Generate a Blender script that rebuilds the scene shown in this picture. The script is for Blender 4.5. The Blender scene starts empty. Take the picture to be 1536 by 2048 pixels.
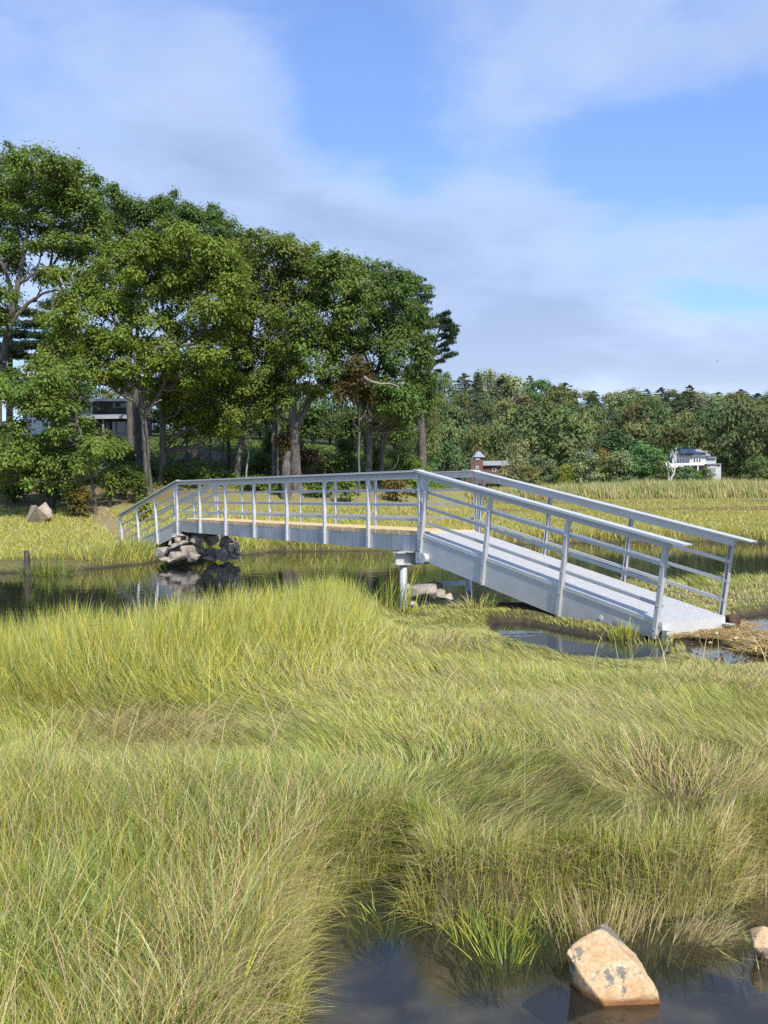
import bpy, bmesh, math, random
import numpy as np
from mathutils import Vector, Matrix

rng = np.random.default_rng(7)
random.seed(7)
scene = bpy.context.scene
C = scene.collection
PI = math.pi

# ------------------------------------------------------------------ camera
F, PITCH, ROLL, CAMZ = 2000.8, 0.0194, -0.0083, 1.90
cam_d = bpy.data.cameras.new('camera')
cam = bpy.data.objects.new('camera', cam_d)
C.objects.link(cam)
cam_d.sensor_fit = 'VERTICAL'
cam_d.sensor_height = 36.0
cam_d.sensor_width = 27.0
cam_d.lens = F / 2048 * 36.0
cam_d.clip_start = 0.05
cam_d.clip_end = 8000
M = Matrix.Rotation(PI / 2 - PITCH, 4, 'X') @ Matrix.Rotation(ROLL, 4, 'Z')
M.translation = (0, 0, CAMZ)
cam.matrix_world = M
scene.camera = cam


def ray(x, y):
    dx, dy = x - 768, y - 1024
    cr, sr = math.cos(-ROLL), math.sin(-ROLL)
    X = cr * dx - sr * dy
    U = -(sr * dx + cr * dy)
    c, s = math.cos(PITCH), math.sin(PITCH)
    return X, F * c + U * s, U * c - F * s


def at(x, y, Y):
    X, Yr, Z = ray(x, y)
    k = Y / Yr
    return np.array((X * k, Y, CAMZ + Z * k))


def at_z(x, y, z):
    X, Yr, Z = ray(x, y)
    k = (z - CAMZ) / Z
    return np.array((X * k, Yr * k, z))


# ------------------------------------------------------------------ numpy noise
def _hash(ix, iy, seed):
    h = (ix.astype(np.int64) * 374761393 + iy.astype(np.int64) * 668265263 + seed * 1442695041) & 0x7FFFFFFF
    h = ((h ^ (h >> 13)) * 1274126177) & 0x7FFFFFFF
    h = h ^ (h >> 16)
    return (h & 0xFFFFF) / float(0xFFFFF)


def vnoise(x, y, seed=0):
    x = np.asarray(x, float); y = np.asarray(y, float)
    ix = np.floor(x); iy = np.floor(y)
    fx = x - ix; fy = y - iy
    fx = fx * fx * (3 - 2 * fx); fy = fy * fy * (3 - 2 * fy)
    a = _hash(ix, iy, seed); b = _hash(ix + 1, iy, seed)
    c = _hash(ix, iy + 1, seed); d = _hash(ix + 1, iy + 1, seed)
    return (a * (1 - fx) + b * fx) * (1 - fy) + (c * (1 - fx) + d * fx) * fy


def fbm(x, y, seed=0, o=4):
    s = 0; a = .5; t = 0
    for k in range(o):
        s = s + a * vnoise(np.asarray(x) * 2 ** k + 17.3 * k, np.asarray(y) * 2 ** k - 9.1 * k, seed + k)
        t += a; a *= .5
    return s / t


def sstep(a, b, x):
    t = np.clip((x - a) / (b - a), 0, 1)
    return t * t * (3 - 2 * t)


def sdist(px, py, poly):
    """signed distance to a polygon, negative inside"""
    px = np.asarray(px, float); py = np.asarray(py, float)
    d2 = np.full(px.shape, 1e18); ins = np.zeros(px.shape, bool)
    n = len(poly)
    for i in range(n):
        x0, y0 = poly[i]; x1, y1 = poly[(i + 1) % n]
        ex, ey = x1 - x0, y1 - y0
        t = np.clip(((px - x0) * ex + (py - y0) * ey) / (ex * ex + ey * ey + 1e-12), 0, 1)
        dx = px - x0 - t * ex; dy = py - y0 - t * ey
        d2 = np.minimum(d2, dx * dx + dy * dy)
        c = (y0 > py) != (y1 > py)
        with np.errstate(divide='ignore', invalid='ignore'):
            xi = x0 + (py - y0) * ex / (ey if ey != 0 else 1e-12)
        ins ^= c & (px < xi)
    d = np.sqrt(d2)
    return np.where(ins, -d, d)


# ------------------------------------------------------------------ mesh helpers
def mesh_arrays(name, V, quads=None, tris=None, col=None, smooth=False):
    me = bpy.data.meshes.new(name)
    V = np.asarray(V, np.float32)
    me.vertices.add(len(V)); me.vertices.foreach_set('co', V.ravel())
    parts = []; starts = []; pos = 0
    if quads is not None and len(quads):
        q = np.asarray(quads, np.int32); parts.append(q.ravel())
        starts.append(np.arange(len(q)) * 4); pos = len(q) * 4
    if tris is not None and len(tris):
        t = np.asarray(tris, np.int32); parts.append(t.ravel())
        starts.append(pos + np.arange(len(t)) * 3)
    L = np.concatenate(parts); S = np.concatenate(starts).astype(np.int32)
    me.loops.add(len(L)); me.loops.foreach_set('vertex_index', L)
    me.polygons.add(len(S)); me.polygons.foreach_set('loop_start', S)
    me.update(calc_edges=True)
    if col is not None:
        c = np.ones((len(V), 4), np.float32); c[:, :3] = col
        a = me.attributes.new('Col', 'FLOAT_COLOR', 'POINT')
        a.data.foreach_set('color', c.ravel())
    me.polygons.foreach_set('use_smooth', np.full(len(S), smooth))
    return me


class MB:
    """collects simple shapes into one mesh"""
    def __init__(self):
        self.v = []; self.q = []; self.t = []; self.n = 0

    def add(self, v, q=(), t=()):
        v = np.asarray(v, float)
        self.v.append(v)
        if len(q): self.q.append(np.asarray(q, int) + self.n)
        if len(t): self.t.append(np.asarray(t, int) + self.n)
        self.n += len(v)

    def hexa(self, p):   # p: 8 points bottom 0-3 ccw, top 4-7
        self.add(p, [(3, 2, 1, 0), (4, 5, 6, 7), (0, 1, 5, 4), (1, 2, 6, 5), (2, 3, 7, 6), (3, 0, 4, 7)])

    def box(self, x0, x1, y0, y1, z0, z1):
        self.hexa([(x0, y0, z0), (x1, y0, z0), (x1, y1, z0), (x0, y1, z0),
                   (x0, y0, z1), (x1, y0, z1), (x1, y1, z1), (x0, y1, z1)])

    def fbox(self, o, ax, ay, az, x0, x1, y0, y1, z0, z1):
        o, ax, ay, az = map(np.asarray, (o, ax, ay, az))
        P = [(x0, y0, z0), (x1, y0, z0), (x1, y1, z0), (x0, y1, z0), (x0, y0, z1), (x1, y0, z1), (x1, y1, z1), (x0, y1, z1)]
        self.hexa([o + ax * a + ay * b + az * c for a, b, c in P])

    def cyl(self, a, b, r0, r1=None, n=12):
        r1 = r0 if r1 is None else r1
        self.tube([a, b], [r0, r1], n)

    def tube(self, pts, rad, n=8, wob=0.0, cap=True):
        pts = np.asarray(pts, float); m = len(pts)
        T = np.gradient(pts, axis=0) if m > 2 else np.repeat((pts[1] - pts[0])[None], 2, 0)
        T /= np.linalg.norm(T, axis=1)[:, None] + 1e-9
        ref = np.array((0, 1, 0.13)) if abs(T[0][1]) < .8 else np.array((1, 0, .1))
        vs = []
        ang = np.arange(n) * 2 * PI / n
        for i in range(m):
            u = np.cross(T[i], ref); u /= np.linalg.norm(u); w = np.cross(T[i], u)
            rr = rad[i] * (1 + wob * (rng.random(n) - .5))
            vs.append(pts[i] + (np.cos(ang) * rr)[:, None] * u + (np.sin(ang) * rr)[:, None] * w)
        V = np.concatenate(vs + ([pts[:1], pts[-1:]] if cap else []))
        q = []
        for i in range(m - 1):
            for k in range(n):
                k2 = (k + 1) % n
                q.append((i * n + k, i * n + k2, (i + 1) * n + k2, (i + 1) * n + k))
        t = []
        if cap:
            a = m * n; b = a + 1
            for k in range(n):
                k2 = (k + 1) % n
                t.append((a, k2, k)); t.append((b, (m - 1) * n + k, (m - 1) * n + k2))
        self.add(V, q, t)

    def mesh(self, name, origin=(0, 0, 0), smooth=False):
        V = np.concatenate(self.v) - np.asarray(origin, float)
        return mesh_arrays(name, V, np.concatenate(self.q) if self.q else None, np.concatenate(self.t) if self.t else None, smooth=smooth)


def obj(name, me, mat, parent=None, loc=None):
    o = bpy.data.objects.new(name, me)
    if mat is not None and len(me.materials) == 0:
        me.materials.append(mat)
    C.objects.link(o)
    if parent is not None: o.parent = parent
    if loc is not None: o.location = loc
    return o


def tag(o, label=None, cat=None, group=None, kind=None):
    if label: o['label'] = label
    if cat: o['category'] = cat
    if group: o['group'] = group
    if kind: o['kind'] = kind
    return o


def thing(name, label, cat, loc=(0, 0, 0), rz=0, group=None):
    o = bpy.data.objects.new(name, None)
    C.objects.link(o); o.location = tuple(float(a) for a in loc); o.rotation_euler = (0, 0, rz)
    o.empty_display_size = .2
    return tag(o, label, cat, group)


# ------------------------------------------------------------------ materials
def new_mat(name):
    m = bpy.data.materials.new(name); m.use_nodes = True
    nt = m.node_tree; nt.nodes.clear()
    out = nt.nodes.new('ShaderNodeOutputMaterial')
    return m, nt, nt.nodes, nt.links, out


def principled(nodes, **k):
    p = nodes.new('ShaderNodeBsdfPrincipled')
    for a, v in k.items():
        p.inputs[a.replace('_', ' ')].default_value = v
    return p


def noise_node(nodes, links, scale, detail=4, rough=.55, vec=None, dist=0):
    n = nodes.new('ShaderNodeTexNoise')
    n.inputs['Scale'].default_value = scale; n.inputs['Detail'].default_value = detail
    n.inputs['Roughness'].default_value = rough; n.inputs['Distortion'].default_value = dist
    if vec is not None: links.new(vec, n.inputs['Vector'])
    return n


def ramp(nodes, links, fac, stops):
    r = nodes.new('ShaderNodeValToRGB')
    e = r.color_ramp.elements
    while len(e) < len(stops): e.new(.5)
    for i, (p, c) in enumerate(stops):
        e[i].position = p
        e[i].color = (c[0], c[1], c[2], 1) if hasattr(c, '__len__') else (c, c, c, 1)
    links.new(fac, r.inputs['Fac'])
    return r


def mat_simple(name, stops, scale=6, rough=.7, bump=.2, bscale=None, metallic=0., stretch=None, coord='Object', detail=5, spec=.4, bdist=.02):
    m, nt, N, L, out = new_mat(name)
    tc = N.new('ShaderNodeTexCoord'); vec = tc.outputs[coord]
    if stretch:
        mp = N.new('ShaderNodeMapping'); mp.inputs['Scale'].default_value = stretch
        L.new(vec, mp.inputs['Vector']); vec = mp.outputs['Vector']
    n = noise_node(N, L, scale, detail, .6, vec)
    r = ramp(N, L, n.outputs['Fac'], stops)
    p = principled(N, Roughness=rough, Metallic=metallic)
    p.inputs['Specular IOR Level'].default_value = spec
    L.new(r.outputs['Color'], p.inputs['Base Color'])
    if bump:
        b = N.new('ShaderNodeBump'); b.inputs['Strength'].default_value = bump; b.inputs['Distance'].default_value = bdist
        n2 = noise_node(N, L, bscale or scale * 4, 6, .6, vec)
        L.new(n2.outputs['Fac'], b.inputs['Height']); L.new(b.outputs['Normal'], p.inputs['Normal'])
    L.new(p.outputs['BSDF'], out.inputs['Surface'])
    return m


def mat_leaf(name, trans=.35, rand=0.0, gloss=.04, rough=.5, tint=(1, 1, 1)):
    """colour comes from the per leaf attribute Col"""
    m, nt, N, L, out = new_mat(name)
    at_ = N.new('ShaderNodeAttribute'); at_.attribute_name = 'Col'
    col = at_.outputs['Color']
    if rand:
        oi = N.new('ShaderNodeObjectInfo')
        hs = N.new('ShaderNodeHueSaturation')
        mr = N.new('ShaderNodeMapRange'); mr.inputs['To Min'].default_value = .5 - rand * .12; mr.inputs['To Max'].default_value = .5 + rand * .08
        L.new(oi.outputs['Random'], mr.inputs['Value']); L.new(mr.outputs['Result'], hs.inputs['Hue'])
        mu = N.new('ShaderNodeMath'); mu.operation = 'MULTIPLY'; mu.inputs[1].default_value = 7.31
        fr = N.new('ShaderNodeMath'); fr.operation = 'FRACT'
        L.new(oi.outputs['Random'], mu.inputs[0]); L.new(mu.outputs[0], fr.inputs[0])
        m2 = N.new('ShaderNodeMapRange'); m2.inputs['To Min'].default_value = 1 - rand * .35; m2.inputs['To Max'].default_value = 1 + rand * .35
        L.new(fr.outputs[0], m2.inputs['Value']); L.new(m2.outputs['Result'], hs.inputs['Value'])
        L.new(col, hs.inputs['Color']); col = hs.outputs['Color']
    p = principled(N, Roughness=rough); p.inputs['Specular IOR Level'].default_value = gloss * 5
    L.new(col, p.inputs['Base Color'])
    t = N.new('ShaderNodeBsdfTranslucent')
    tm = N.new('ShaderNodeMix'); tm.data_type = 'RGBA'; tm.blend_type = 'MULTIPLY'; tm.inputs['Factor'].default_value = 1
    L.new(col, tm.inputs['A']); tm.inputs['B'].default_value = (1.25, 1.3, .7, 1)
    L.new(tm.outputs['Result'], t.inputs['Color'])
    mx = N.new('ShaderNodeMixShader'); mx.inputs['Fac'].default_value = trans
    L.new(p.outputs['BSDF'], mx.inputs[1]); L.new(t.outputs['BSDF'], mx.inputs[2])
    L.new(mx.outputs['Shader'], out.inputs['Surface'])
    return m


MAT = {}
MAT['leaf'] = mat_leaf('oak leaves', .36, 0, .05, .55)
MAT['farleaf'] = mat_leaf('distant leaves', .22, .55, .03, .6)
MAT['grass'] = mat_leaf('marsh grass', .33, 0, .05, .5)
MAT['bark'] = mat_simple('grey bark', [(.3, (.045, .038, .032)), (.55, (.13, .115, .10)), (.75, (.22, .20, .18))], 5, .9, .8, 9, stretch=(3, 3, .5), bdist=.05)
MAT['palebark'] = mat_simple('pale dead wood', [(.3, (.16, .14, .12)), (.6, (.34, .31, .28)), (.8, (.45, .42, .38))], 5, .9, .6, 10, stretch=(3, 3, .6), bdist=.03)
MAT['darkbark'] = mat_simple('dark bark', [(.3, (.025, .02, .016)), (.7, (.075, .06, .05))], 5, .95, .7, 9, stretch=(3, 3, .5), bdist=.04)
MAT['whitebark'] = mat_simple('white bark', [(.3, (.4, .38, .35)), (.7, (.72, .70, .66))], 6, .8, .3, 9, bdist=.02)
MAT['alu'] = mat_simple('satin aluminium', [(.3, (.44, .445, .44)), (.7, (.53, .535, .53))], 3, .42, .05, 60, metallic=.15, spec=.5, bdist=.002)
MAT['alu_cap'] = mat_simple('pale aluminium cap', [(.3, (.55, .55, .54)), (.7, (.65, .65, .64))], 3, .38, .03, 60, metallic=.25, spec=.5, bdist=.002)
MAT['grate'] = mat_simple('grey grating', [(.3, (.52, .52, .505)), (.7, (.64, .635, .62))], 14, .5, .05, 60, metallic=.3, spec=.5, bdist=.002)
MAT['steel'] = mat_simple('galvanised steel', [(.3, (.44, .445, .44)), (.7, (.58, .585, .58))], 8, .5, .05, 60, metallic=.15, spec=.5, bdist=.002)
MAT['bolt'] = mat_simple('bolt steel', [(.3, (.25, .25, .26)), (.7, (.4, .4, .41))], 30, .5, 0, metallic=.5)
MAT['wood'] = mat_simple('new pine decking', [(.3, (.50, .36, .17)), (.55, (.62, .46, .24)), (.75, (.70, .55, .31))], 4, .75, .3, 30, stretch=(1, 12, 12), bdist=.004)
MAT['oldwood'] = mat_simple('wet old timber', [(.3, (.03, .024, .02)), (.6, (.10, .08, .065)), (.8, (.2, .17, .14))], 7, .85, .6, 20, stretch=(3, 3, .6), bdist=.01)
MAT['rust'] = mat_simple('brown rotten wood', [(.3, (.04, .022, .012)), (.7, (.12, .07, .04))], 14, .9, .8, 30, bdist=.01)
MAT['stone'] = mat_simple('brown grey fieldstone', [(.25, (.12, .098, .08)), (.5, (.27, .23, .19)), (.75, (.41, .37, .32))], 7, .9, .6, 16, bdist=.02)
MAT['stone_pale'] = mat_simple('pale boulder stone', [(.25, (.22, .16, .12)), (.5, (.38, .30, .24)), (.75, (.52, .47, .41))], 3, .9, .6, 12, bdist=.03)
MAT['ledge'] = mat_simple('grey ledge rock', [(.25, (.10, .095, .09)), (.5, (.20, .19, .18)), (.75, (.32, .31, .29))], 2, .9, .8, 7, bdist=.06)
MAT['white_paint'] = mat_simple('white siding', [(.3, (.70, .70, .69)), (.7, (.80, .80, .79))], 2, .6, .05, 20)
MAT['glass'] = mat_simple('dark window glass', [(.3, (.012, .015, .02)), (.7, (.03, .035, .04))], 1, .08, 0, spec=.8)
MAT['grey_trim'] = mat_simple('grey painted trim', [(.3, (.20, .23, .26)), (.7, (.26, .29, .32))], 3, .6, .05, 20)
MAT['metal_roof'] = mat_simple('grey metal roof', [(.3, (.30, .32, .34)), (.7, (.42, .44, .46))], 2, .45, .05, 20, metallic=.2)
MAT['dark_wall'] = mat_simple('dark stained wall', [(.3, (.03, .035, .04)), (.7, (.06, .065, .07))], 3, .7, .1, 20)
MAT['brick'] = mat_simple('red brown brick', [(.3, (.11, .062, .045)), (.7, (.19, .105, .08))], 6, .9, .3, 30)
MAT['solar'] = mat_simple('solar cells', [(.3, (.02, .032, .07)), (.7, (.045, .07, .125))], 1, .15, 0, spec=.8)
MAT['slate'] = mat_simple('slate roof', [(.3, (.20, .22, .24)), (.7, (.33, .35, .37))], 6, .7, .2, 20)
MAT['cedar'] = mat_simple('pale shingle', [(.3, (.42, .43, .42)), (.7, (.55, .56, .55))], 6, .8, .1, 20)
MAT['feather'] = mat_simple('dark feathers', [(.3, (.02, .02, .02)), (.7, (.05, .05, .05))], 6, .8, 0)


def mat_girder():
    m, nt, N, L, out = new_mat('streaked galvanised plate')
    tc = N.new('ShaderNodeTexCoord')
    mp = N.new('ShaderNodeMapping'); mp.inputs['Scale'].default_value = (16, 16, .9)
    L.new(tc.outputs['Object'], mp.inputs['Vector'])
    n = noise_node(N, L, 1.0, 6, .65, mp.outputs['Vector'])
    n2 = noise_node(N, L, 1.4, 3, .5, tc.outputs['Object'])
    a = N.new('ShaderNodeMath'); a.operation = 'MULTIPLY_ADD'; a.inputs[1].default_value = .55; 
    L.new(n2.outputs['Fac'], a.inputs[0]); L.new(n.outputs['Fac'], a.inputs[2])
    r = ramp(N, L, a.outputs[0], [(.62, (.27, .29, .305)), (.80, (.37, .39, .40)), (.90, (.46, .475, .485)), (1.0, (.62, .625, .62))])
    p = principled(N, Roughness=.5, Metallic=.35)
    L.new(r.outputs['Color'], p.inputs['Base Color'])
    L.new(p.outputs['BSDF'], out.inputs['Surface'])
    return m


MAT['girder'] = mat_girder()


def mat_granite():
    m, nt, N, L, out = new_mat('tan granite with lichen')
    tc = N.new('ShaderNodeTexCoord'); g = tc.outputs['Object']
    n1 = noise_node(N, L, 60, 4, .7, g)
    base = ramp(N, L, n1.outputs['Fac'], [(.3, (.42, .28, .15)), (.5, (.52, .375, .22)), (.68, (.62, .49, .32))])
    n0 = noise_node(N, L, 9, 3, .5, g)
    b2 = ramp(N, L, n0.outputs['Fac'], [(.35, (.82, .74, .62)), (.6, (1.0, 1.0, 1.0))])
    mb = N.new('ShaderNodeMix'); mb.data_type = 'RGBA'; mb.blend_type = 'MULTIPLY'; mb.inputs['Factor'].default_value = 1
    L.new(base.outputs['Color'], mb.inputs['A']); L.new(b2.outputs['Color'], mb.inputs['B'])
    n2 = noise_node(N, L, 7.0, 7, .68, g, .4)
    mask = ramp(N, L, n2.outputs['Fac'], [(.545, 0), (.575, 1)])
    mx = N.new('ShaderNodeMix'); mx.data_type = 'RGBA'
    L.new(mask.outputs['Color'], mx.inputs['Factor']); L.new(mb.outputs['Result'], mx.inputs['A'])
    n3 = noise_node(N, L, 70, 4, .7, g)
    lich = ramp(N, L, n3.outputs['Fac'], [(.3, (.09, .085, .065)), (.7, (.24, .22, .17))])
    L.new(lich.outputs['Color'], mx.inputs['B'])
    geo = N.new('ShaderNodeNewGeometry'); sp = N.new('ShaderNodeSeparateXYZ'); L.new(geo.outputs['Position'], sp.inputs[0])
    ad = N.new('ShaderNodeMath'); ad.operation = 'MULTIPLY_ADD'; ad.inputs[1].default_value = .03
    L.new(n0.outputs['Fac'], ad.inputs[0]); L.new(sp.outputs['Z'], ad.inputs[2])
    wet = ramp(N, L, ad.outputs[0], [(.028, 1), (.042, 0)])
    m2 = N.new('ShaderNodeMix'); m2.data_type = 'RGBA'; m2.inputs['B'].default_value = (.24, .11, .035, 1)
    L.new(wet.outputs['Color'], m2.inputs['Factor']); L.new(mx.outputs['Result'], m2.inputs['A'])
    p = principled(N, Roughness=.85)
    L.new(m2.outputs['Result'], p.inputs['Base Color'])
    bp = N.new('ShaderNodeBump'); bp.inputs['Strength'].default_value = .5; bp.inputs['Distance'].default_value = .008
    L.new(n3.outputs['Fac'], bp.inputs['Height']); L.new(bp.outputs['Normal'], p.inputs['Normal'])
    L.new(p.outputs['BSDF'], out.inputs['Surface'])
    return m


MAT['granite'] = mat_granite()


def mat_ground():
    m, nt, N, L, out = new_mat('marsh ground')
    a = N.new('ShaderNodeAttribute'); a.attribute_name = 'Col'
    tc = N.new('ShaderNodeTexCoord')
    n = noise_node(N, L, 9, 6, .7, tc.outputs['Object'])
    r = ramp(N, L, n.outputs['Fac'], [(.3, .6), (.7, 1.35)])
    mx = N.new('ShaderNodeMix'); mx.data_type = 'RGBA'; mx.blend_type = 'MULTIPLY'; mx.inputs['Factor'].default_value = 1
    L.new(a.outputs['Color'], mx.inputs['A']); L.new(r.outputs['Color'], mx.inputs['B'])
    p = principled(N, Roughness=.9); p.inputs['Specular IOR Level'].default_value = .2
    L.new(mx.outputs['Result'], p.inputs['Base Color'])
    b = N.new('ShaderNodeBump'); b.inputs['Strength'].default_value = .6; b.inputs['Distance'].default_value = .04
    L.new(n.outputs['Fac'], b.inputs['Height']); L.new(b.outputs['Normal'], p.inputs['Normal'])
    L.new(p.outputs['BSDF'], out.inputs['Surface'])
    return m


def mat_water():
    m, nt, N, L, out = new_mat('still brackish water')
    tc = N.new('ShaderNodeTexCoord')
    mp = N.new('ShaderNodeMapping'); mp.inputs['Scale'].default_value = (1, 1.6, 1)
    L.new(tc.outputs['Object'], mp.inputs['Vector'])
    n = noise_node(N, L, 2.2, 3, .5, mp.outputs['Vector'], .3)
    b = N.new('ShaderNodeBump'); b.inputs['Strength'].default_value = .08; b.inputs['Distance'].default_value = .03
    L.new(n.outputs['Fac'], b.inputs['Height'])
    fr = N.new('ShaderNodeFresnel'); fr.inputs['IOR'].default_value = 1.34; L.new(b.outputs['Normal'], fr.inputs['Normal'])
    gl = N.new('ShaderNodeBsdfGlossy'); gl.inputs['Roughness'].default_value = .015; L.new(b.outputs['Normal'], gl.inputs['Normal'])
    gl.inputs['Color'].default_value = (.95, .97, 1, 1)
    tr = N.new('ShaderNodeBsdfTransparent'); tr.inputs['Color'].default_value = (.68, .68, .62, 1)
    df = N.new('ShaderNodeBsdfDiffuse'); df.inputs['Color'].default_value = (.05, .058, .05, 1)
    mx0 = N.new('ShaderNodeMixShader'); mx0.inputs['Fac'].default_value = .24
    L.new(tr.outputs['BSDF'], mx0.inputs[1]); L.new(df.outputs['BSDF'], mx0.inputs[2])
    mx = N.new('ShaderNodeMixShader')
    L.new(fr.outputs['Fac'], mx.inputs['Fac']); L.new(mx0.outputs['Shader'], mx.inputs[1]); L.new(gl.outputs['BSDF'], mx.inputs[2])
    L.new(mx.outputs['Shader'], out.inputs['Surface'])
    return m


MAT['ground'] = mat_ground()
MAT['water'] = mat_water()


# ------------------------------------------------------------------ terrain
def Z0(pts): return [tuple(at_z(x, y, 0)[:2]) for x, y in pts]


CREEK = [(-40, 23.5)] + Z0([(-120, 1152), (0, 1148), (100, 1145), (230, 1137), (310, 1128), (345, 1121), (420, 1119), (490, 1112),
                            (560, 1104), (650, 1103), (760, 1102), (900, 1098), (1000, 1092), (1180, 1086), (1400, 1084), (1536, 1087), (1800, 1092)]) + \
        [(40, 39), (40, 20.5), (14, 19.8), (7, 19.0), (4.2, 18.4), (3.0, 17.2), (2.2, 16.4), (1.4, 16.2), (.5, 16.2), (.05, 15.2), (-.5, 13.6), (-1.2, 11.9),
         (-2.1, 10.4), (-3.5, 9.3), (-7, 7.9), (-12, 7.0), (-40, 6)]
POOL = Z0([(560, 2048), (560, 1965), (566, 1905), (600, 1850), (645, 1802), (695, 1768), (800, 1738), (866, 1778), (832, 1814), (842, 1832), (868, 1842), (920, 1848), (1010, 1846), (1080, 1826), (1150, 1820), (1220, 1832), (1330, 1832), (1420, 1818), (1452, 1795), (1490, 1762), (1580, 1742), (1800, 1730), (1900, 1900)]) + [(3.6, 2.5), (3.0, .4), (-.62, .4), (-.55, 2.6), (-.46, 3.4)]
PUD1 = Z0([(975, 1244), (1040, 1244), (1100, 1256), (1180, 1270), (1250, 1280), (1340, 1274), (1350, 1292), (1345, 1325), (1250, 1335), (1150, 1328), (1060, 1315), (990, 1290)])
PUD2 = Z0([(1360, 1288), (1420, 1282), (1452, 1296), (1510, 1306), (1640, 1306), (1680, 1350), (1560, 1372), (1470, 1362), (1420, 1335), (1375, 1318)])
PUD3 = Z0([(1458, 1236), (1540, 1226), (1700, 1228), (1700, 1268), (1560, 1268), (1490, 1258)])
STRAW_POLY = Z0([(1335, 1278), (1350, 1264), (1450, 1254), (1510, 1268), (1640, 1296), (1640, 1316), (1530, 1312), (1440, 1288)])
WATERS = [(CREEK, 1.1, .55, .9), (POOL, .24, .14, .5), (PUD1, .12, .35, .4), (PUD2, .12, .35, .4), (PUD3, .12, .3, .4)]


def creek_d(x, y): return sdist(x, y, CREEK)


def left_hill(x, y):
    xe = 3.0 + .03 * (y - 45)
    m = sstep(xe + 5, xe - 4, x + 2.5 * (fbm(x * .1, y * .1, 40) - .5))
    p = np.interp(y, [26, 30, 38, 44, 48, 53, 60, 66, 90, 140], [0, .05, .28, .75, 1.6, 2.9, 4.3, 5.2, 7, 8])
    return m * p * np.interp(x, [-60, -25, -8, 3], [1.3, 1.1, 1.0, .8])


def H(x, y, coarse=False):
    x = np.asarray(x, float); y = np.asarray(y, float)
    h = .24 + .10 * (fbm(x * .45, y * .45, 3) - .5) + .07 * (fbm(x * 1.7, y * 1.7, 5, 3) - .5) * sstep(40, 20, y)
    # higher left foreground, hollow in the middle right
    h = h + .06 * sstep(.1, -1.4, x) * sstep(7, 4, y)
    h = h + .12 * np.exp(-(((x + 1.6) / 1.3) ** 2 + ((y - 10.2) / 1.6) ** 2))
    h = h + .02 * np.exp(-(((x - .75) / .55) ** 2 + ((y - 5.6) / .6) ** 2))
    h = h - .07 * np.exp(-(((x - 1.6) / .25) ** 2 + ((y - 5.45) / .2) ** 2))
    h = h - .13 * np.maximum(sstep(.8, 2.2, x), sstep(-.5, .6, x) * sstep(11, 13, y)) * sstep(8, 11, y) * sstep(19, 16, y)
    sel = (y > 8) & (y < 20) & (np.abs(x) < 12)
    if sel.any():
        h[sel] = h[sel] + (.02 + .10 * (fbm(x[sel] * 2.2, y[sel] * 2.2, 14) - .35) - h[sel]) * sstep(.6, 0, sdist(x[sel], y[sel], STRAW_POLY))
    h = h + .45 * sstep(60, 190, y)
    h = h + left_hill(x, y)
    far = sstep(225, 440, y) * (26 + 9 * fbm(x * .006, y * .006, 9)) * sstep(-.20, -.02, x / np.maximum(y, 1)) 
    h = h + np.where(y > 200, far, 0)
    for poly, dep, bw, wob in WATERS:
        if dep > 1:
            sel = (y > 3) & (y < 60) & (np.abs(x) < 60)
        else:
            sel = (y > 1) & (y < 20) & (np.abs(x) < 12)
        if not sel.any(): continue
        xs, ys = x[sel], y[sel]
        d = sdist(xs, ys, poly)
        d = d + wob * bw * (fbm(xs * 1.6 / (bw + .3), ys * 1.6 / (bw + .3), 21) - .5)
        b = np.where(ys > 22, 2.2, bw) if dep > 1 else bw
        t = sstep(-b, b * .55, d)
        h[sel] = -dep + (h[sel] + dep) * t
    return h


def H1(x, y): return float(H(np.array([float(x)]), np.array([float(y)]))[0])


def axis_pts(lo, hi, fine, grow):
    out = [0.0]; st = fine
    while out[-1] < hi: out.append(out[-1] + st); st *= grow
    neg = [0.0]; st = fine
    while neg[-1] > lo: neg.append(neg[-1] - st); st *= grow
    return np.array(sorted(set(neg + out)))


def srgb(r, g, b):
    c = np.array((r, g, b)) / 255.
    return np.where(c <= .04045, c / 12.92, ((c + .055) / 1.055) ** 2.4)


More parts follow.
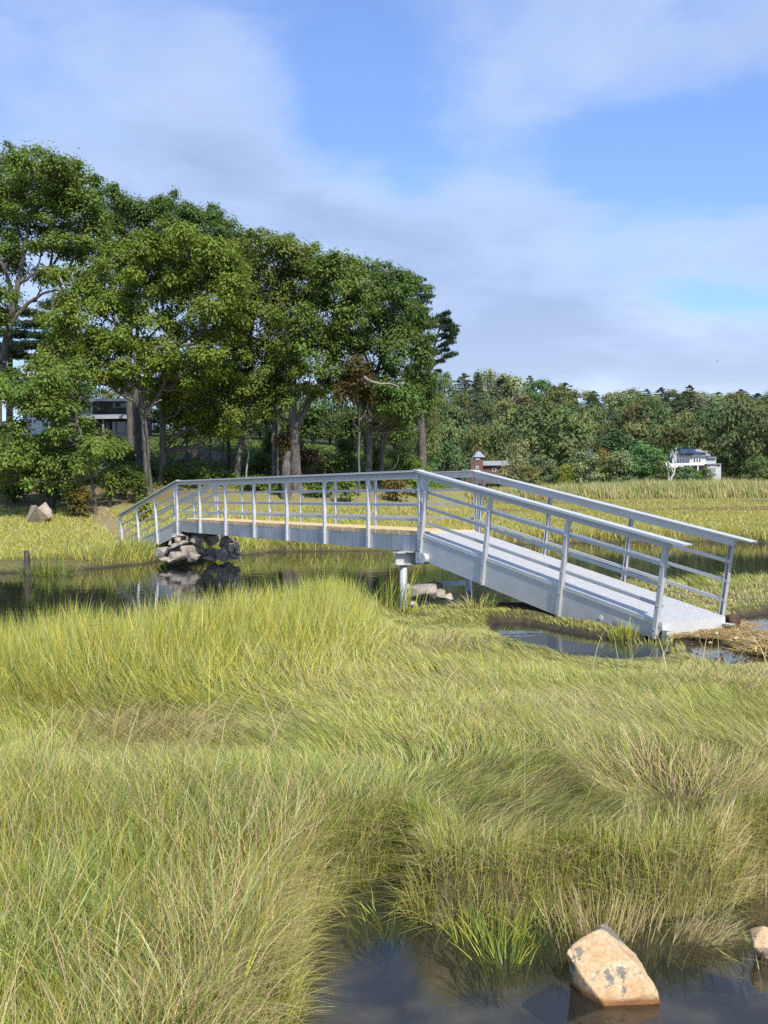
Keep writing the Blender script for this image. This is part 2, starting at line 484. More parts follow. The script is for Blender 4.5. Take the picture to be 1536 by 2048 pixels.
def build_ground():
    xs = axis_pts(-2600, 2600, .055, 1.022)
    ys0 = axis_pts(0, 12, .055, 1.006)
    ys = [0.9]; st = .05
    while ys[-1] < 4500:
        ys.append(ys[-1] + st); st = max(st, min(ys[-1] * .011, 200))
    ys = np.array([-400, -100, -30, -10, -4, -1.5, 0, .5] + ys)
    X, Y = np.meshgrid(xs, ys)
    x, y = X.ravel(), Y.ravel()
    h = H(x, y)
    nx, ny = len(xs), len(ys)
    i = np.arange(ny - 1)[:, None] * nx + np.arange(nx - 1)[None]
    q = np.stack([i, i + 1, i + 1 + nx, i + nx], -1).reshape(-1, 4)
    n1 = fbm(x * .35, y * .35, 31)[:, None]
    n2 = fbm(x * .06, y * .12, 33)[:, None]
    mud = np.array((.035, .030, .022)); thatch = np.array((.10, .085, .035)); grass = np.array((.16, .155, .045)); red = np.array((.13, .075, .04))
    green = np.array((.045, .06, .018)); dirt = np.array((.15, .11, .065)); path = np.array((.26, .20, .12))
    c = thatch + (grass - thatch) * np.clip(n1 * 1.6 - .3, 0, 1)
    fm = sstep(35, 60, y)[:, None]
    farc = grass * 1.25 + (red - grass) * sstep(.52, .66, n2)
    c = c * (1 - fm) + farc * fm
    lh = left_hill(x, y)[:, None]
    c = np.where(lh > .05, c + (np.array((.24, .22, .08)) - c) * sstep(.05, .3, lh), c)
    # dirt strip at the foot of the wooded bank, green above
    dn = lh + .5 * (n1 - .5)
    c = c + (dirt - c) * (sstep(1.0, 1.4, dn) * sstep(60, 50, y[:, None]) * (.12 + .6 * sstep(-7, -10, x[:, None])))
    c = c + (green - c) * sstep(1.9, 2.4, dn)
    # foot path running up from the ramp
    pp = [at_z(262, 1095, .12), at_z(205, 1060, .38), at_z(150, 1042, .6), at_z(200, 1020, .9)]
    pd = np.full(x.shape, 9.)
    for a, b in zip(pp[:-1], pp[1:]):
        e = b[:2] - a[:2]; t = np.clip(((x - a[0]) * e[0] + (y - a[1]) * e[1]) / (e @ e), 0, 1)
        pd = np.minimum(pd, np.hypot(x - a[0] - t * e[0], y - a[1] - t * e[1]))
    pd = (pd + .6 * (n1[:, 0] - .5))[:, None]
    c = c + (path - c) * (sstep(.75, .35, pd) * .9)
    under = h[:, None]
    c = c + (np.array((.075, .060, .028)) - c) * (sstep(24, 20, y) * sstep(1.5, 3, y))[:, None] * .8
    c = c + (mud - c) * sstep(.10, .0, under)
    deep = sstep(-.15, -.6, under)
    c = c * (1 - .6 * deep)
    # silt in the shallow pool
    silt = np.array((.17, .145, .10))
    c = np.where((y[:, None] < 8) & (under < .02), mud * 1.6 + (silt - mud) * sstep(.35, .65, fbm(x * 4, y * 4, 77)[:, None]), c)
    far = sstep(200, 240, y)[:, None]
    c = c + (np.array((.03, .042, .018)) - c) * far
    me = mesh_arrays('ground', np.stack([x, y, h], 1), q, None, c, True)
    o = obj('ground', me, MAT['ground']); tag(o, kind='structure')
    return o


build_ground()


def build_water():
    b = MB(); b.add([(-42, 1.0, 0), (42, 1.0, 0), (42, 48, 0), (-42, 48, 0)], [(0, 1, 2, 3)])
    o = obj('water', b.mesh('water'), MAT['water']); tag(o, kind='structure')


build_water()


# ------------------------------------------------------------------ grass
def blades(name, mat, root, height, width, az, lean, curl, col, K=3, facing=None):
    """root (n,3); az direction of lean; lean 0..1 how far the tip goes sideways"""
    n = len(root)
    up = np.array((0, 0, 1.))
    D = np.stack([np.cos(az), np.sin(az), np.zeros(n)], 1)
    fa = rng.random(n) * PI if facing is None else facing
    S = np.stack([np.cos(fa), np.sin(fa), np.zeros(n)], 1) * width[:, None] * .5
    ts = np.linspace(0, 1, K + 1)
    rows = []
    for k, t in enumerate(ts):
        side = (lean * (t * (1 - curl) + curl * t * t)) * height
        rise = height * (t * np.sqrt(np.clip(1 - .55 * lean ** 2, .1, 1)) - .5 * lean * curl * t * t)
        P = root + D * side[:, None] + up * rise[:, None]
        w = 1 - .75 * t ** 2
        if k < K:
            rows.append(P - S * w); rows.append(P + S * w)
        else:
            rows.append(P)
    V = np.stack(rows, 1)              # n, 2K+1, 3
    m = 2 * K + 1
    base = (np.arange(n) * m)[:, None]
    q = np.concatenate([base + np.array([2 * k, 2 * k + 1, 2 * k + 3, 2 * k + 2]) for k in range(K - 1)], 0) if K > 1 else None
    t = base + np.array([2 * K - 2, 2 * K - 1, 2 * K])
    cc = np.repeat(col[:, None, :], m, 1)
    # blades turn browner and darker towards the base
    basef = np.array([1 - .22 * max(0, 1 - (i // 2) / max(1, K * .6)) for i in range(m)])
    brown = np.array((.20, .15, .07))
    cc = cc * basef[None, :, None] + brown * (1 - basef)[None, :, None] * .8
    me = mesh_arrays(name, V.reshape(-1, 3), q, t, cc.reshape(-1, 3))
    return obj(name, me, mat)


PAL = dict(green=(.18, .26, .05), yel=(.48, .47, .08), olive=(.35, .36, .085), straw=(.60, .49, .26), brown=(.28, .185, .10),
           blue=(.18, .24, .09), pale=(.54, .54, .23), gold=(.46, .33, .05), tan=(.52, .42, .24))
PAL = {k: np.array(v) for k, v in PAL.items()}


def pick(weights):
    """weights: dict name -> (n,) array; random colour per blade"""
    names = list(weights); W = np.stack([np.broadcast_to(weights[k], np.broadcast(*weights.values()).shape) for k in names], 1).astype(float)
    W = np.clip(W, 0, None); W /= W.sum(1, keepdims=True)
    cum = W.cumsum(1); r = rng.random(len(W))[:, None]
    idx = (r > cum).sum(1).clip(0, len(names) - 1)
    c = np.stack([PAL[k] for k in names])[idx]
    c = c * (1 + .35 * (rng.random((len(c), 1)) - .5)) * (1 + .12 * (rng.random((len(c), 3)) - .5))
    return np.clip(c, .005, .8)


def sample(y0, y1, dens, a=.415, b=2.4):
    area = a * (y1 ** 2 - y0 ** 2) + 2 * b * (y1 - y0)
    n = int(area * dens)
    # pdf ~ (a*Y+b)
    u = rng.random(int(n * 1.0))
    A = a; B = 2 * b
    c0 = a * y0 ** 2 + B * y0
    tot = c0 + u * area
    Y = (-B + np.sqrt(B * B + 4 * A * tot)) / (2 * A)
    X = (rng.random(n) * 2 - 1) * (a * Y + b)
    return X, Y


RAMP_END = np.array((3.62, 12.35))
hx, hy = math.cos(-1.0296), math.sin(-1.0296)
S0 = np.array((-5.7475, 27.888)); S1 = np.array((.6317, 17.275)); BW = 1.159


def bridge_local(x, y):
    dx = x - S0[0]; dy = y - S0[1]
    return dx * hx + dy * hy, dx * -hy + dy * hx




def foreground_grass():
    first = True
    bands = [(1.5, 3.4, 6500, 4), (3.4, 4.8, 7500, 4), (4.8, 7, 6500, 3), (7, 10.5, 4200, 3), (10.5, 14.5, 2000, 2), (14.5, 21, 950, 2)]
    acc = {'marsh_grass': [], 'cordgrass': []}
    for y0, y1, dens, K in bands:
        x, y = sample(y0, y1, dens)
        h = H(x, y)
        cd = creek_d(x, y)
        s, w = bridge_local(x, y)
        L_ = 12.383
        under = (w > -.12) & (w < BW + .12) & (s > L_ + 1.6) & (s < L_ + 6.25)
        straw = sdist(x, y, STRAW_POLY) < 0
        keep = (h > .05) & ~under & ~(straw & (rng.random(len(x)) > .06)) & (y < 20.5)
        bald = np.hypot((x - 1.60) / .16, (y - 5.38) / .12)
        keep &= bald > 1
        # worn, thin places
        thin = fbm(x * .9, y * .9, 88)
        keep &= rng.random(len(x)) < np.where(thin < .36, .45, 1)
        keep &= (np.abs(x) < .40 * y + .5) | (rng.random(len(x)) < .35)
        x, y, h, cd = x[keep], y[keep], h[keep], cd[keep]
        n = len(x)
        nA = fbm(x * .55, y * .55, 50); nB = fbm(x * 1.3, y * 1.3, 51); nC = fbm(x * .3 + 5, y * .3, 52); nD = fbm(x * 3.1, y * 3.1, 53, 3)
        crest = sstep(3.6, 1.6, cd + 1.6 * (nA - .5)) * sstep(.3, -.6, x) * sstep(5.2, 6.6, y)
        rightbk = sstep(2.2, .4, cd) * sstep(1.4, 2.6, x)
        fore = sstep(.35, -.35, x + .9 * (nA - .5)) * sstep(5.9, 4.9, y)
        dpool = sdist(x, y, POOL)
        edge = sstep(.45, .1, dpool)
        # heights
        ht = .185 + .09 * (nB - .5)
        ht = ht + .10 * sstep(10, 6, y) * sstep(.3, 1.2, x)
        ht = ht * (1 - crest) + crest * (.60 + .25 * (nB - .5))
        ht = ht * (1 - .6 * rightbk) + .6 * rightbk * .34
        ht = ht * (1 - fore) + fore * (.38 + .2 * (nB - .5))
        ht = ht * (1 - .25 * edge * (1 - fore))
        low = np.maximum(sstep(1.0, 2.4, x) * sstep(7, 10, y) * sstep(19, 16, y), sstep(-.5, .6, x) * sstep(10.5, 13, y) * sstep(19, 17, y) * .9)
        ht = ht * (1 - .55 * low)
        ht = ht * (.55 + .65 * rng.random(n)) * (.75 + .5 * nD)
        # lean field
        ang = 2.2 + 5.0 * (fbm(x * .42, y * .42, 60, 3) - .5) + 2.2 * (fbm(x * 1.4, y * 1.4, 61, 3) - .5)
        lean = .70 + .8 * (fbm(x * .8, y * .8, 62) - .45)
        cow = np.exp(-(np.hypot((x - 1.60), (y - 5.38) * 1.2) / .62) ** 2)
        ca = np.arctan2(y - 5.38, x - 1.60)
        ang = np.where(cow > .25, ca + .5 * (nB - .5), ang); lean = np.maximum(lean, cow * 1.15)
        # long sweep over the mound by the pool
        sweep = np.exp(-(((x - .75) / .7) ** 2 + ((y - 5.3) / .9) ** 2)) * (1 - cow)
        sw = sweep > .35
        a2 = -.35 + .9 * (nA - .5) - .5 * sstep(.4, 1.3, x); ws = sstep(.15, .75, sweep)
        ang = np.arctan2((1 - ws) * np.sin(ang) + ws * np.sin(a2), (1 - ws) * np.cos(ang) + ws * np.cos(a2)); lean = lean * (1 - ws) + ws * .75
        # along the pool the grass falls towards the water
        lean = lean * (1 - crest) + crest * .28
        lean = lean * (1 - fore) + fore * (.33 + .25 * nB)
        ang = ang + (rng.normal(0, 1, n)) * (.34 + 1.7 * fore + .9 * crest)
        lean = np.clip(lean + rng.normal(0, .10, n) + .12 * fore * rng.normal(0, 1, n), .02, 1.2)
        wd = np.maximum(.0024, .00056 * y) * (.7 + .7 * rng.random(n)) * (1 + .3 * crest + .25 * fore) * np.where(rng.random(n) < .10, 2.1, 1)
        # colours
        dry = sstep(.50, .66, nA) * .9 + sstep(.54, .68, nB) * .9
        dk = sstep(.50, .62, nC) + .7 * sstep(.56, .68, fbm(x * 1.9 + 9, y * 1.1, 57))
        W = dict(green=.35 + .6 * dk + .3 * fore + .2 * crest, olive=1.0 + 0 * x, yel=.55 + 1.7 * crest + .35 * sstep(.5, .4, nC),
                 straw=.22 + 1.8 * cow + .9 * dry * (1 - crest) + .45 * fore + .5 * edge, brown=.05 + .25 * dry * (1 - crest) + .4 * edge * (1 - sweep) + 1.6 * cow,
                 blue=.12 + .8 * sstep(.5, .65, nB) * (1 - crest), pale=.8 + .7 * sweep, gold=.05 + .22 * fore + .35 * crest)
        col = pick(W)
        root = np.stack([x, y, h - .01], 1)
        isC = crest > .5
        acc['cordgrass'].append((root[isC], ht[isC], wd[isC], ang[isC], lean[isC], col[isC], K))
        acc['marsh_grass'].append((root[~isC], ht[~isC], wd[~isC], ang[~isC], lean[~isC], col[~isC], K))
    return acc


def join_bands(name, label, cat, items, curl=.75):
    """the bands share one object"""
    objs = []
    for k, (root, ht, wd, ang, lean, col, K) in enumerate(items):
        if not len(root): continue
        objs.append(blades(name, MAT['grass'], root, ht, wd, ang, lean, curl, col, K))
    # merge meshes through arrays
    Vs, Q, T, Cs, n = [], [], [], [], 0
    for o in objs:
        me = o.data; nv = len(me.vertices)
        v = np.empty(nv * 3, np.float32); me.vertices.foreach_get('co', v)
        c = np.empty(nv * 4, np.float32); me.attributes['Col'].data.foreach_get('color', c)
        lv = np.empty(len(me.loops), np.int32); me.loops.foreach_get('vertex_index', lv)
        tot = np.empty(len(me.polygons), np.int32); me.polygons.foreach_get('loop_total', tot)
        nq = int((tot == 4).sum())
        Q.append(lv[:nq * 4].reshape(-1, 4) + n); T.append(lv[nq * 4:].reshape(-1, 3) + n)
        Vs.append(v.reshape(-1, 3)); Cs.append(c.reshape(-1, 4)[:, :3]); n += nv
        bpy.data.objects.remove(o); bpy.data.meshes.remove(me)
    me = mesh_arrays(name, np.concatenate(Vs), np.concatenate(Q), np.concatenate(T), np.concatenate(Cs))
    o = obj(name, me, MAT['grass'])
    tag(o, label, cat, kind='stuff')
    return o


acc = foreground_grass()
# dry, long scattered stalks over the foreground
x, y = sample(1.6, 9.5, 30)
h = H(x, y); k = (h > .08) & (np.hypot((x - 1.6) / .3, (y - 5.38) / .25) > 1)
fore = sstep(.5, -.3, x) * sstep(6, 5, y)
k &= rng.random(len(x)) < (.18 + .8 * fore + .35 * sstep(.55, .7, fbm(x * .8, y * .8, 90)))
x, y, h = x[k], y[k], h[k]; n = len(x)
acc['marsh_grass'].append((np.stack([x, y, h], 1), .42 + .33 * rng.random(n), np.maximum(.0028, .0008 * y) * (.8 + .6 * rng.random(n)), rng.random(n) * 2 * PI,
                           .2 + .6 * rng.random(n), pick(dict(straw=np.ones(n), tan=.8, pale=.7, brown=.3, yel=.8, green=.6)), 4))
# pale bleached flecks lying on the sward in drifts
for (px, py, rad, num) in [(330, 1455, .55, 700), (240, 1440, .4, 400), (540, 1990, .35, 700), (610, 2040, .3, 500), (1225, 1790, .18, 260), (1390, 1850, .15, 300),
                           (1000, 1410, .5, 300), (60, 1640, .3, 260), (330, 1600, .5, 260), (480, 1830, .4, 400), (880, 1270, .4, 200), (1500, 1350, .8, 500)]:
    p = at_z(px, py, .42)
    x = p[0] + rng.normal(0, rad * .6, num); y = p[1] + rng.normal(0, rad * .6, num); h = H(x, y); k = h > .04
    x, y, h = x[k], y[k], h[k]; n = len(x)
    acc['marsh_grass'].append((np.stack([x, y, h + .02], 1), .22 + .26 * rng.random(n), np.maximum(.003, .0008 * y) * np.ones(n), rng.normal(-.8, 1.1, n),
                               .5 + .6 * rng.random(n), pick(dict(straw=np.ones(n) * 1.2, tan=1.0, brown=.5, olive=.4)), 3))
# grass standing on the steep rim of the pool
n0 = 260000
x = rng.uniform(-.9, 3.0, n0); y = rng.uniform(3.0, 5.9, n0)
dp = sdist(x, y, POOL)
k = (dp > -.16) & (dp < .16); x, y, dp = x[k], y[k], dp[k]
h = H(x, y); k = (h > -.07) & (rng.random(len(x)) < .55 + .45 * sstep(.14, .02, h)); x, y, dp, h = x[k], y[k], dp[k], h[k]; n = len(x)
gx = (sdist(x + .02, y, POOL) - sdist(x - .02, y, POOL)); gy = (sdist(x, y + .02, POOL) - sdist(x, y - .02, POOL))
az = np.arctan2(-gy, -gx) + rng.normal(0, .7, n)
rim = rng.random(n) < .45
nR = fbm(x * 2.2, y * 2.2, 99)
col = pick(dict(olive=.8 + 0 * x, yel=1.0, green=.4 + 1.2 * sstep(.5, .6, nR), straw=.45 + 1.3 * sstep(.5, .4, nR), brown=.2, pale=.9))
acc['marsh_grass'].append((np.stack([x, y, h - .01], 1), np.where(rim, .20, .20) * (.5 + .7 * rng.random(n)), .0032 * (.7 + .7 * rng.random(n)), az, np.where(rim, .75 + .4 * rng.random(n), .15 + .35 * rng.random(n)), col, 4))
join_bands('marsh_grass', 'fine combed yellow green marsh grass filling the foreground meadow', 'grass', acc['marsh_grass'])
join_bands('cordgrass', 'tall upright yellow cordgrass along the near creek bank', 'grass', acc['cordgrass'], .5)


def far_grass():
    # left bank field and far marsh behind the creek
    items = []
    for y0, y1, dens, K in [(26, 34, 230, 2), (34, 48, 130, 2), (48, 75, 42, 2), (75, 115, 14, 1), (115, 170, 5, 1)]:
        x, y = sample(y0, y1, dens, .41, 2.0)
        h = H(x, y); lh = left_hill(x, y)
        cd = creek_d(x, y)
        s, w = bridge_local(x, y)
        onb = (w > -.1) & (w < BW + .1) & (s < .3) & (s > -6.2)
        keep = (h > .04) & (lh < 1.0 + .6 * (fbm(x * .35, y * .35, 31) - .5)) & ~onb
        pp = [at_z(262, 1095, .12), at_z(205, 1060, .38), at_z(150, 1042, .6), at_z(200, 1020, .9)]
        pd = np.full(x.shape, 9.)
        for a, b in zip(pp[:-1], pp[1:]):
            e = b[:2] - a[:2]; t = np.clip(((x - a[0]) * e[0] + (y - a[1]) * e[1]) / (e @ e), 0, 1)
            pd = np.minimum(pd, np.hypot(x - a[0] - t * e[0], y - a[1] - t * e[1]))
        keep &= (pd > .45) | (rng.random(len(x)) < .12)
        x, y, h, cd, lh = x[keep], y[keep], h[keep], cd[keep], lh[keep]
        n = len(x)
        nA = fbm(x * .12, y * .25, 70); nB = fbm(x * .5, y * .5, 71); n2 = fbm(x * .06, y * .12, 33)
        bank = sstep(2.6, .6, cd)
        ht = (.19 + .36 * bank) * (.6 + .6 * rng.random(n)) * (.7 + .6 * nB)
        wd = .0008 * y * (.7 + .6 * rng.random(n))
        red = sstep(.53, .66, n2) * sstep(40, 55, y) * (x > 0)
        left = sstep(2, -3, x)
        W = dict(yel=.9 + 1.0 * left + .4 * nA - red, olive=.9 + 0 * x, tan=.35 * (1 - left), green=.12 + .9 * bank * left + .8 * sstep(.55, .7, nA), straw=.3 + .5 * sstep(.5, .7, nB) * (1 + left),
                 gold=.55 - .3 * left + 0 * x, brown=.06 + 2.5 * red + .3 * bank, pale=.5 + .4 * left)
        items.append((np.stack([x, y, h - .01], 1), ht, wd, rng.random(n) * 2 * PI, .25 + .4 * rng.random(n), pick(W), K))
    return items


it = far_grass()
join_bands('far_marsh_grass', 'golden green marsh and bank grass beyond the creek', 'grass', it, .6)


def reeds():
    n = 90000
    Y = 150 + 26 * rng.random(n); X = -8 + (rng.random(n)) * 95
    front = 150 + 4 * (fbm(X * .08, X * 0, 3) - .5) * 2 + np.where(X < 22, (22 - X) * .35, 0)
    k = Y > front
    X, Y = X[k], Y[k]; n = len(X)
    h = H(X, Y)
    ht = (2.0 + 1.9 * fbm(X * .16, Y * .16, 5)) * (.55 + .55 * rng.random(n)) * sstep(-6, 6, X) * (.72 + .28 * sstep(15, 40, X))
    nA = fbm(X * .15, Y * .2, 8)
    col = pick(dict(pale=1.1 + 0 * X, green=.3 + .6 * sstep(.45, .65, nA), olive=.7, tan=1.0 + .6 * sstep(.5, .35, nA), brown=.3, blue=.5))
    col = col * .9
    front_ = (Y < 153) & (rng.random(n) < .7); col[front_] = pick(dict(tan=np.ones(int(front_.sum())), pale=1.0, olive=.6)); ht = np.where(front_, ht * .6, ht)
    o = blades('reeds', MAT['grass'], np.stack([X, Y, h], 1), np.maximum(ht * np.where(rng.random(n) < .35, .55, 1), .3), .06 + .09 * rng.random(n), rng.normal(2.6, .8, n), .12 + .2 * rng.random(n), .6, col, 3, facing=rng.normal(0, .6, n))
    tag(o, 'band of tall grey green reeds at the far edge of the marsh', 'reeds', kind='stuff')


reeds()


# ------------------------------------------------------------------ rocks
def rock_mesh(name, size, seed, angular=.5, sub=2, rough=.05, npts=14, bev=.10):
    r = np.random.default_rng(seed)
    bm = bmesh.new()
    pts = r.normal(0, 1, (npts, 3)); pts /= np.linalg.norm(pts, axis=1)[:, None]
    pts *= (1 - .35 * angular * r.random((npts, 1)))
    for p in pts: bm.verts.new(p)
    res = bmesh.ops.convex_hull(bm, input=bm.verts)
    bmesh.ops.delete(bm, geom=list({g for g in res['geom_interior'] if isinstance(g, bmesh.types.BMVert)}), context='VERTS')
    bmesh.ops.bevel(bm, geom=list(bm.edges), offset=bev, segments=2, profile=.6, affect='EDGES')
    bmesh.ops.triangulate(bm, faces=list(bm.faces))
    bmesh.ops.subdivide_edges(bm, edges=[e for e in bm.edges if e.calc_length() > .3], cuts=1, use_grid_fill=True)
    bmesh.ops.triangulate(bm, faces=list(bm.faces))
    co = np.array([v.co for v in bm.verts])
    d = fbm(co[:, 0] * 3 + seed, co[:, 1] * 3 + co[:, 2] * 2.1, seed % 97) - .5 + .5 * (fbm(co[:, 2] * 7, co[:, 0] * 7 - co[:, 1] * 5, seed % 89) - .5)
    co = co * (1 + rough * 2 * d[:, None])
    mn, mx = co.min(0), co.max(0)
    co = (co - (mn + mx) / 2) / (mx - mn) * 2 * np.asarray(size)
    for v, c in zip(bm.verts, co): v.co = c
    me = bpy.data.meshes.new(name); bm.to_mesh(me); bm.free()
    for p in me.polygons: p.use_smooth = False
    return me


def rock(name, px, py, rx, ry, Y, label, mat='stone', seed=1, group=None, depth=None, tilt=0, angular=.5, cat='rock', npts=13, bev=.09):
    c = at(px, py, Y)
    k = Y / F
    me = rock_mesh(name, (rx * k, (depth or max(rx, ry) * k), ry * k), seed, angular, npts=npts, bev=bev)
    o = obj(name, me, MAT[mat])
    o.location = c; o.rotation_euler = (0, tilt, (seed * 1.7) % .8 - .4)
    tag(o, label, cat, group)
    return o


# abutment stones (zoom pixels -> photo pixels)
AB = [(395, 705, 46, 38, 26.6, 0, 'rounded brown stone at the outer corner of the pile, next to the grass'),
      (520, 745, 68, 42, 26.4, 0, 'wide pinkish boulder at the waterline under the ramp end of the pile'),
      (612, 700, 72, 44, 26.9, 0, 'broad sloping stone resting on the waterline boulders'),
      (648, 745, 48, 38, 26.3, 0, 'square faced stone at the waterline beside the wide boulder'),
      (535, 650, 80, 30, 27.0, -.45, 'long slanting slab lying across the left side of the pile'),
      (465, 632, 20, 24, 27.0, 0, 'small upright stone at the left edge above the long slab'),
      (500, 588, 32, 22, 27.2, 0, 'squat stone high in the pile under the girder corner'),
      (553, 585, 30, 20, 27.3, 0, 'small flat topped stone second from the corner under the girder'),
      (520, 615, 24, 24, 26.9, 0, 'round fist shaped stone above the long slab'),
      (602, 622, 22, 38, 27.2, .1, 'narrow upright stone beside the large hanging stone'),
      (668, 620, 50, 42, 27.0, 0, 'large smooth stone hanging high in the middle of the pile'),
      (888, 630, 36, 50, 27.4, .5, 'leaning stone wedged under the girder right of the dark hollow'),
      (860, 722, 40, 56, 27.0, -.1, 'tall triangular stone standing in the water right of the dark hollow'),
      (942, 618, 32, 20, 27.8, 0, 'flat stone near the top right of the pile'),
      (962, 660, 26, 30, 27.8, 0, 'blocky stone on the right flank of the pile'),
      (972, 705, 32, 28, 27.7, 0, 'brown stone low on the right flank of the pile'),
      (970, 748, 40, 14, 27.5, 0, 'low flat stone at the right waterline corner of the pile'),
      (755, 757, 50, 20, 26.8, 0, 'long low stone at the waterline below the dark hollow'),
      (700, 695, 22, 42, 27.2, -.4, 'thin dark slab leaning against the broad sloping stone'),
      (738, 705, 30, 24, 27.6, .5, 'small tilted stone at the foot of the dark hollow'),
      (418, 757, 42, 13, 26.3, 0, 'thin flat stone at the waterline left of the wide boulder'),
      (462, 774, 34, 14, 26.1, 0, 'wet low stone in front of the wide boulder'),
      (915, 695, 24, 44, 27.6, .1, 'upright brown stone behind the triangular one'),
      (780, 640, 60, 60, 28.6, 0, 'big shadowed stone deep in the hollow under the deck'),
      (830, 600, 60, 40, 28.8, 0, 'shadowed stone under the deck at the top of the hollow'),
      (620, 660, 60, 50, 28.2, 0, 'hidden packing stone behind the broad sloping stone'),
      (900, 700, 70, 60, 28.6, 0, 'packing stone behind the triangular stone'),
      (560, 620, 60, 50, 28.2, 0, 'packing stone behind the long slab'),
      (800, 720, 60, 40, 28.4, 0, 'dark stone at the back of the hollow above the water'),
      (500, 690, 45, 30, 27.0, 0, 'medium stone between the long slab and the wide boulder'),
      (690, 580, 40, 20, 28.0, 0, 'flat bearing stone directly under the girder')]
for i, (zx, zy, rx, ry, Y, tl, lab) in enumerate(AB):
    rock('stone', 220 + zx / 3.84, 920 + zy / 3.84, rx / 3.84 * 1.06, ry / 3.84 * 1.06, Y, lab, 'stone', 100 + i, 'stones of the dry stacked pile under the bridge', tilt=tl, angular=.7, npts=13, bev=.07)

# stones by the steel support: photo pixels
rock('stone', 846, 1184, 33, 17, 16.6, 'large grey squared block beside the near steel pipe', 'stone', 201, 'rocks at the steel bridge support', angular=.35)
rock('stone', 822, 1204, 14, 12, 16.3, 'small pale stone at the foot of the near pipe', 'stone_pale', 202, 'rocks at the steel bridge support')
rock('stone', 876, 1190, 15, 12, 16.7, 'pinkish grey pointed stone next to the squared block', 'stone', 203, 'rocks at the steel bridge support')
rock('stone', 898, 1193, 17, 8, 16.6, 'tan flattened stone under the support brace', 'stone_pale', 204, 'rocks at the steel bridge support')
rock('stone', 930, 1190, 14, 9, 16.9, 'dark brown stone close to the far pipe', 'stone', 205, 'rocks at the steel bridge support')
rock('stone', 872, 1170, 15, 6, 17.6, 'dark wet stone behind the support brace', 'ledge', 206, 'rocks at the steel bridge support')
rock('stone', 1116, 1234, 24, 13, 14.6, 'whitish flat stone beside the puddle under the ramp', 'white_paint' if False else 'stone_pale', 207)
rock('stone', 1165, 1240, 13, 7, 14.3, 'dark brown stone tucked under the ramp girder', 'oldwood', 208, npts=10, bev=.05)
rock('stone', 1062, 1232, 10, 8, 14.9, 'small grey stone in the grass left of the whitish stone', 'stone', 209)
rock('stone', 1215, 1254, 10, 7, 13.7, 'small tan stone at the puddle edge below the bolt ring', 'stone_pale', 210)
# boulders on the left bank
rock('boulder', 70, 1030, 22, 20, 40.6, 'pinkish pale boulder with a pointed peak on the bank', 'stone_pale', 227, angular=.9, npts=8, bev=.03, cat='boulder')
rock('boulder', 91, 1026, 18, 22, 41.2, 'whitish boulder with a sloping top leaning behind the pinkish one', 'stone_pale', 229, angular=.8, npts=8, bev=.03, cat='boulder')
rock('boulder', 5, 868, 40, 28, 58, 'large smooth grey boulder by the white house', 'ledge', 223, angular=.2, cat='boulder')
rock('rock_ledge', 398, 918, 52, 20, 56, 'long grey rock ledge between the tree trunks', 'ledge', 224, angular=.6, npts=20, bev=.04, cat='rock ledge')
rock('rock_ledge', 452, 928, 34, 17, 57, 'smaller grey rock ledge right of the long one', 'ledge', 225, angular=.6, npts=20, bev=.04, cat='rock ledge')
rock('boulder', 1530, 1884, 28, 32, 4.02, 'tan boulder with grass at its foot at the right edge of the pool', 'granite', 226, angular=.5, cat='boulder')


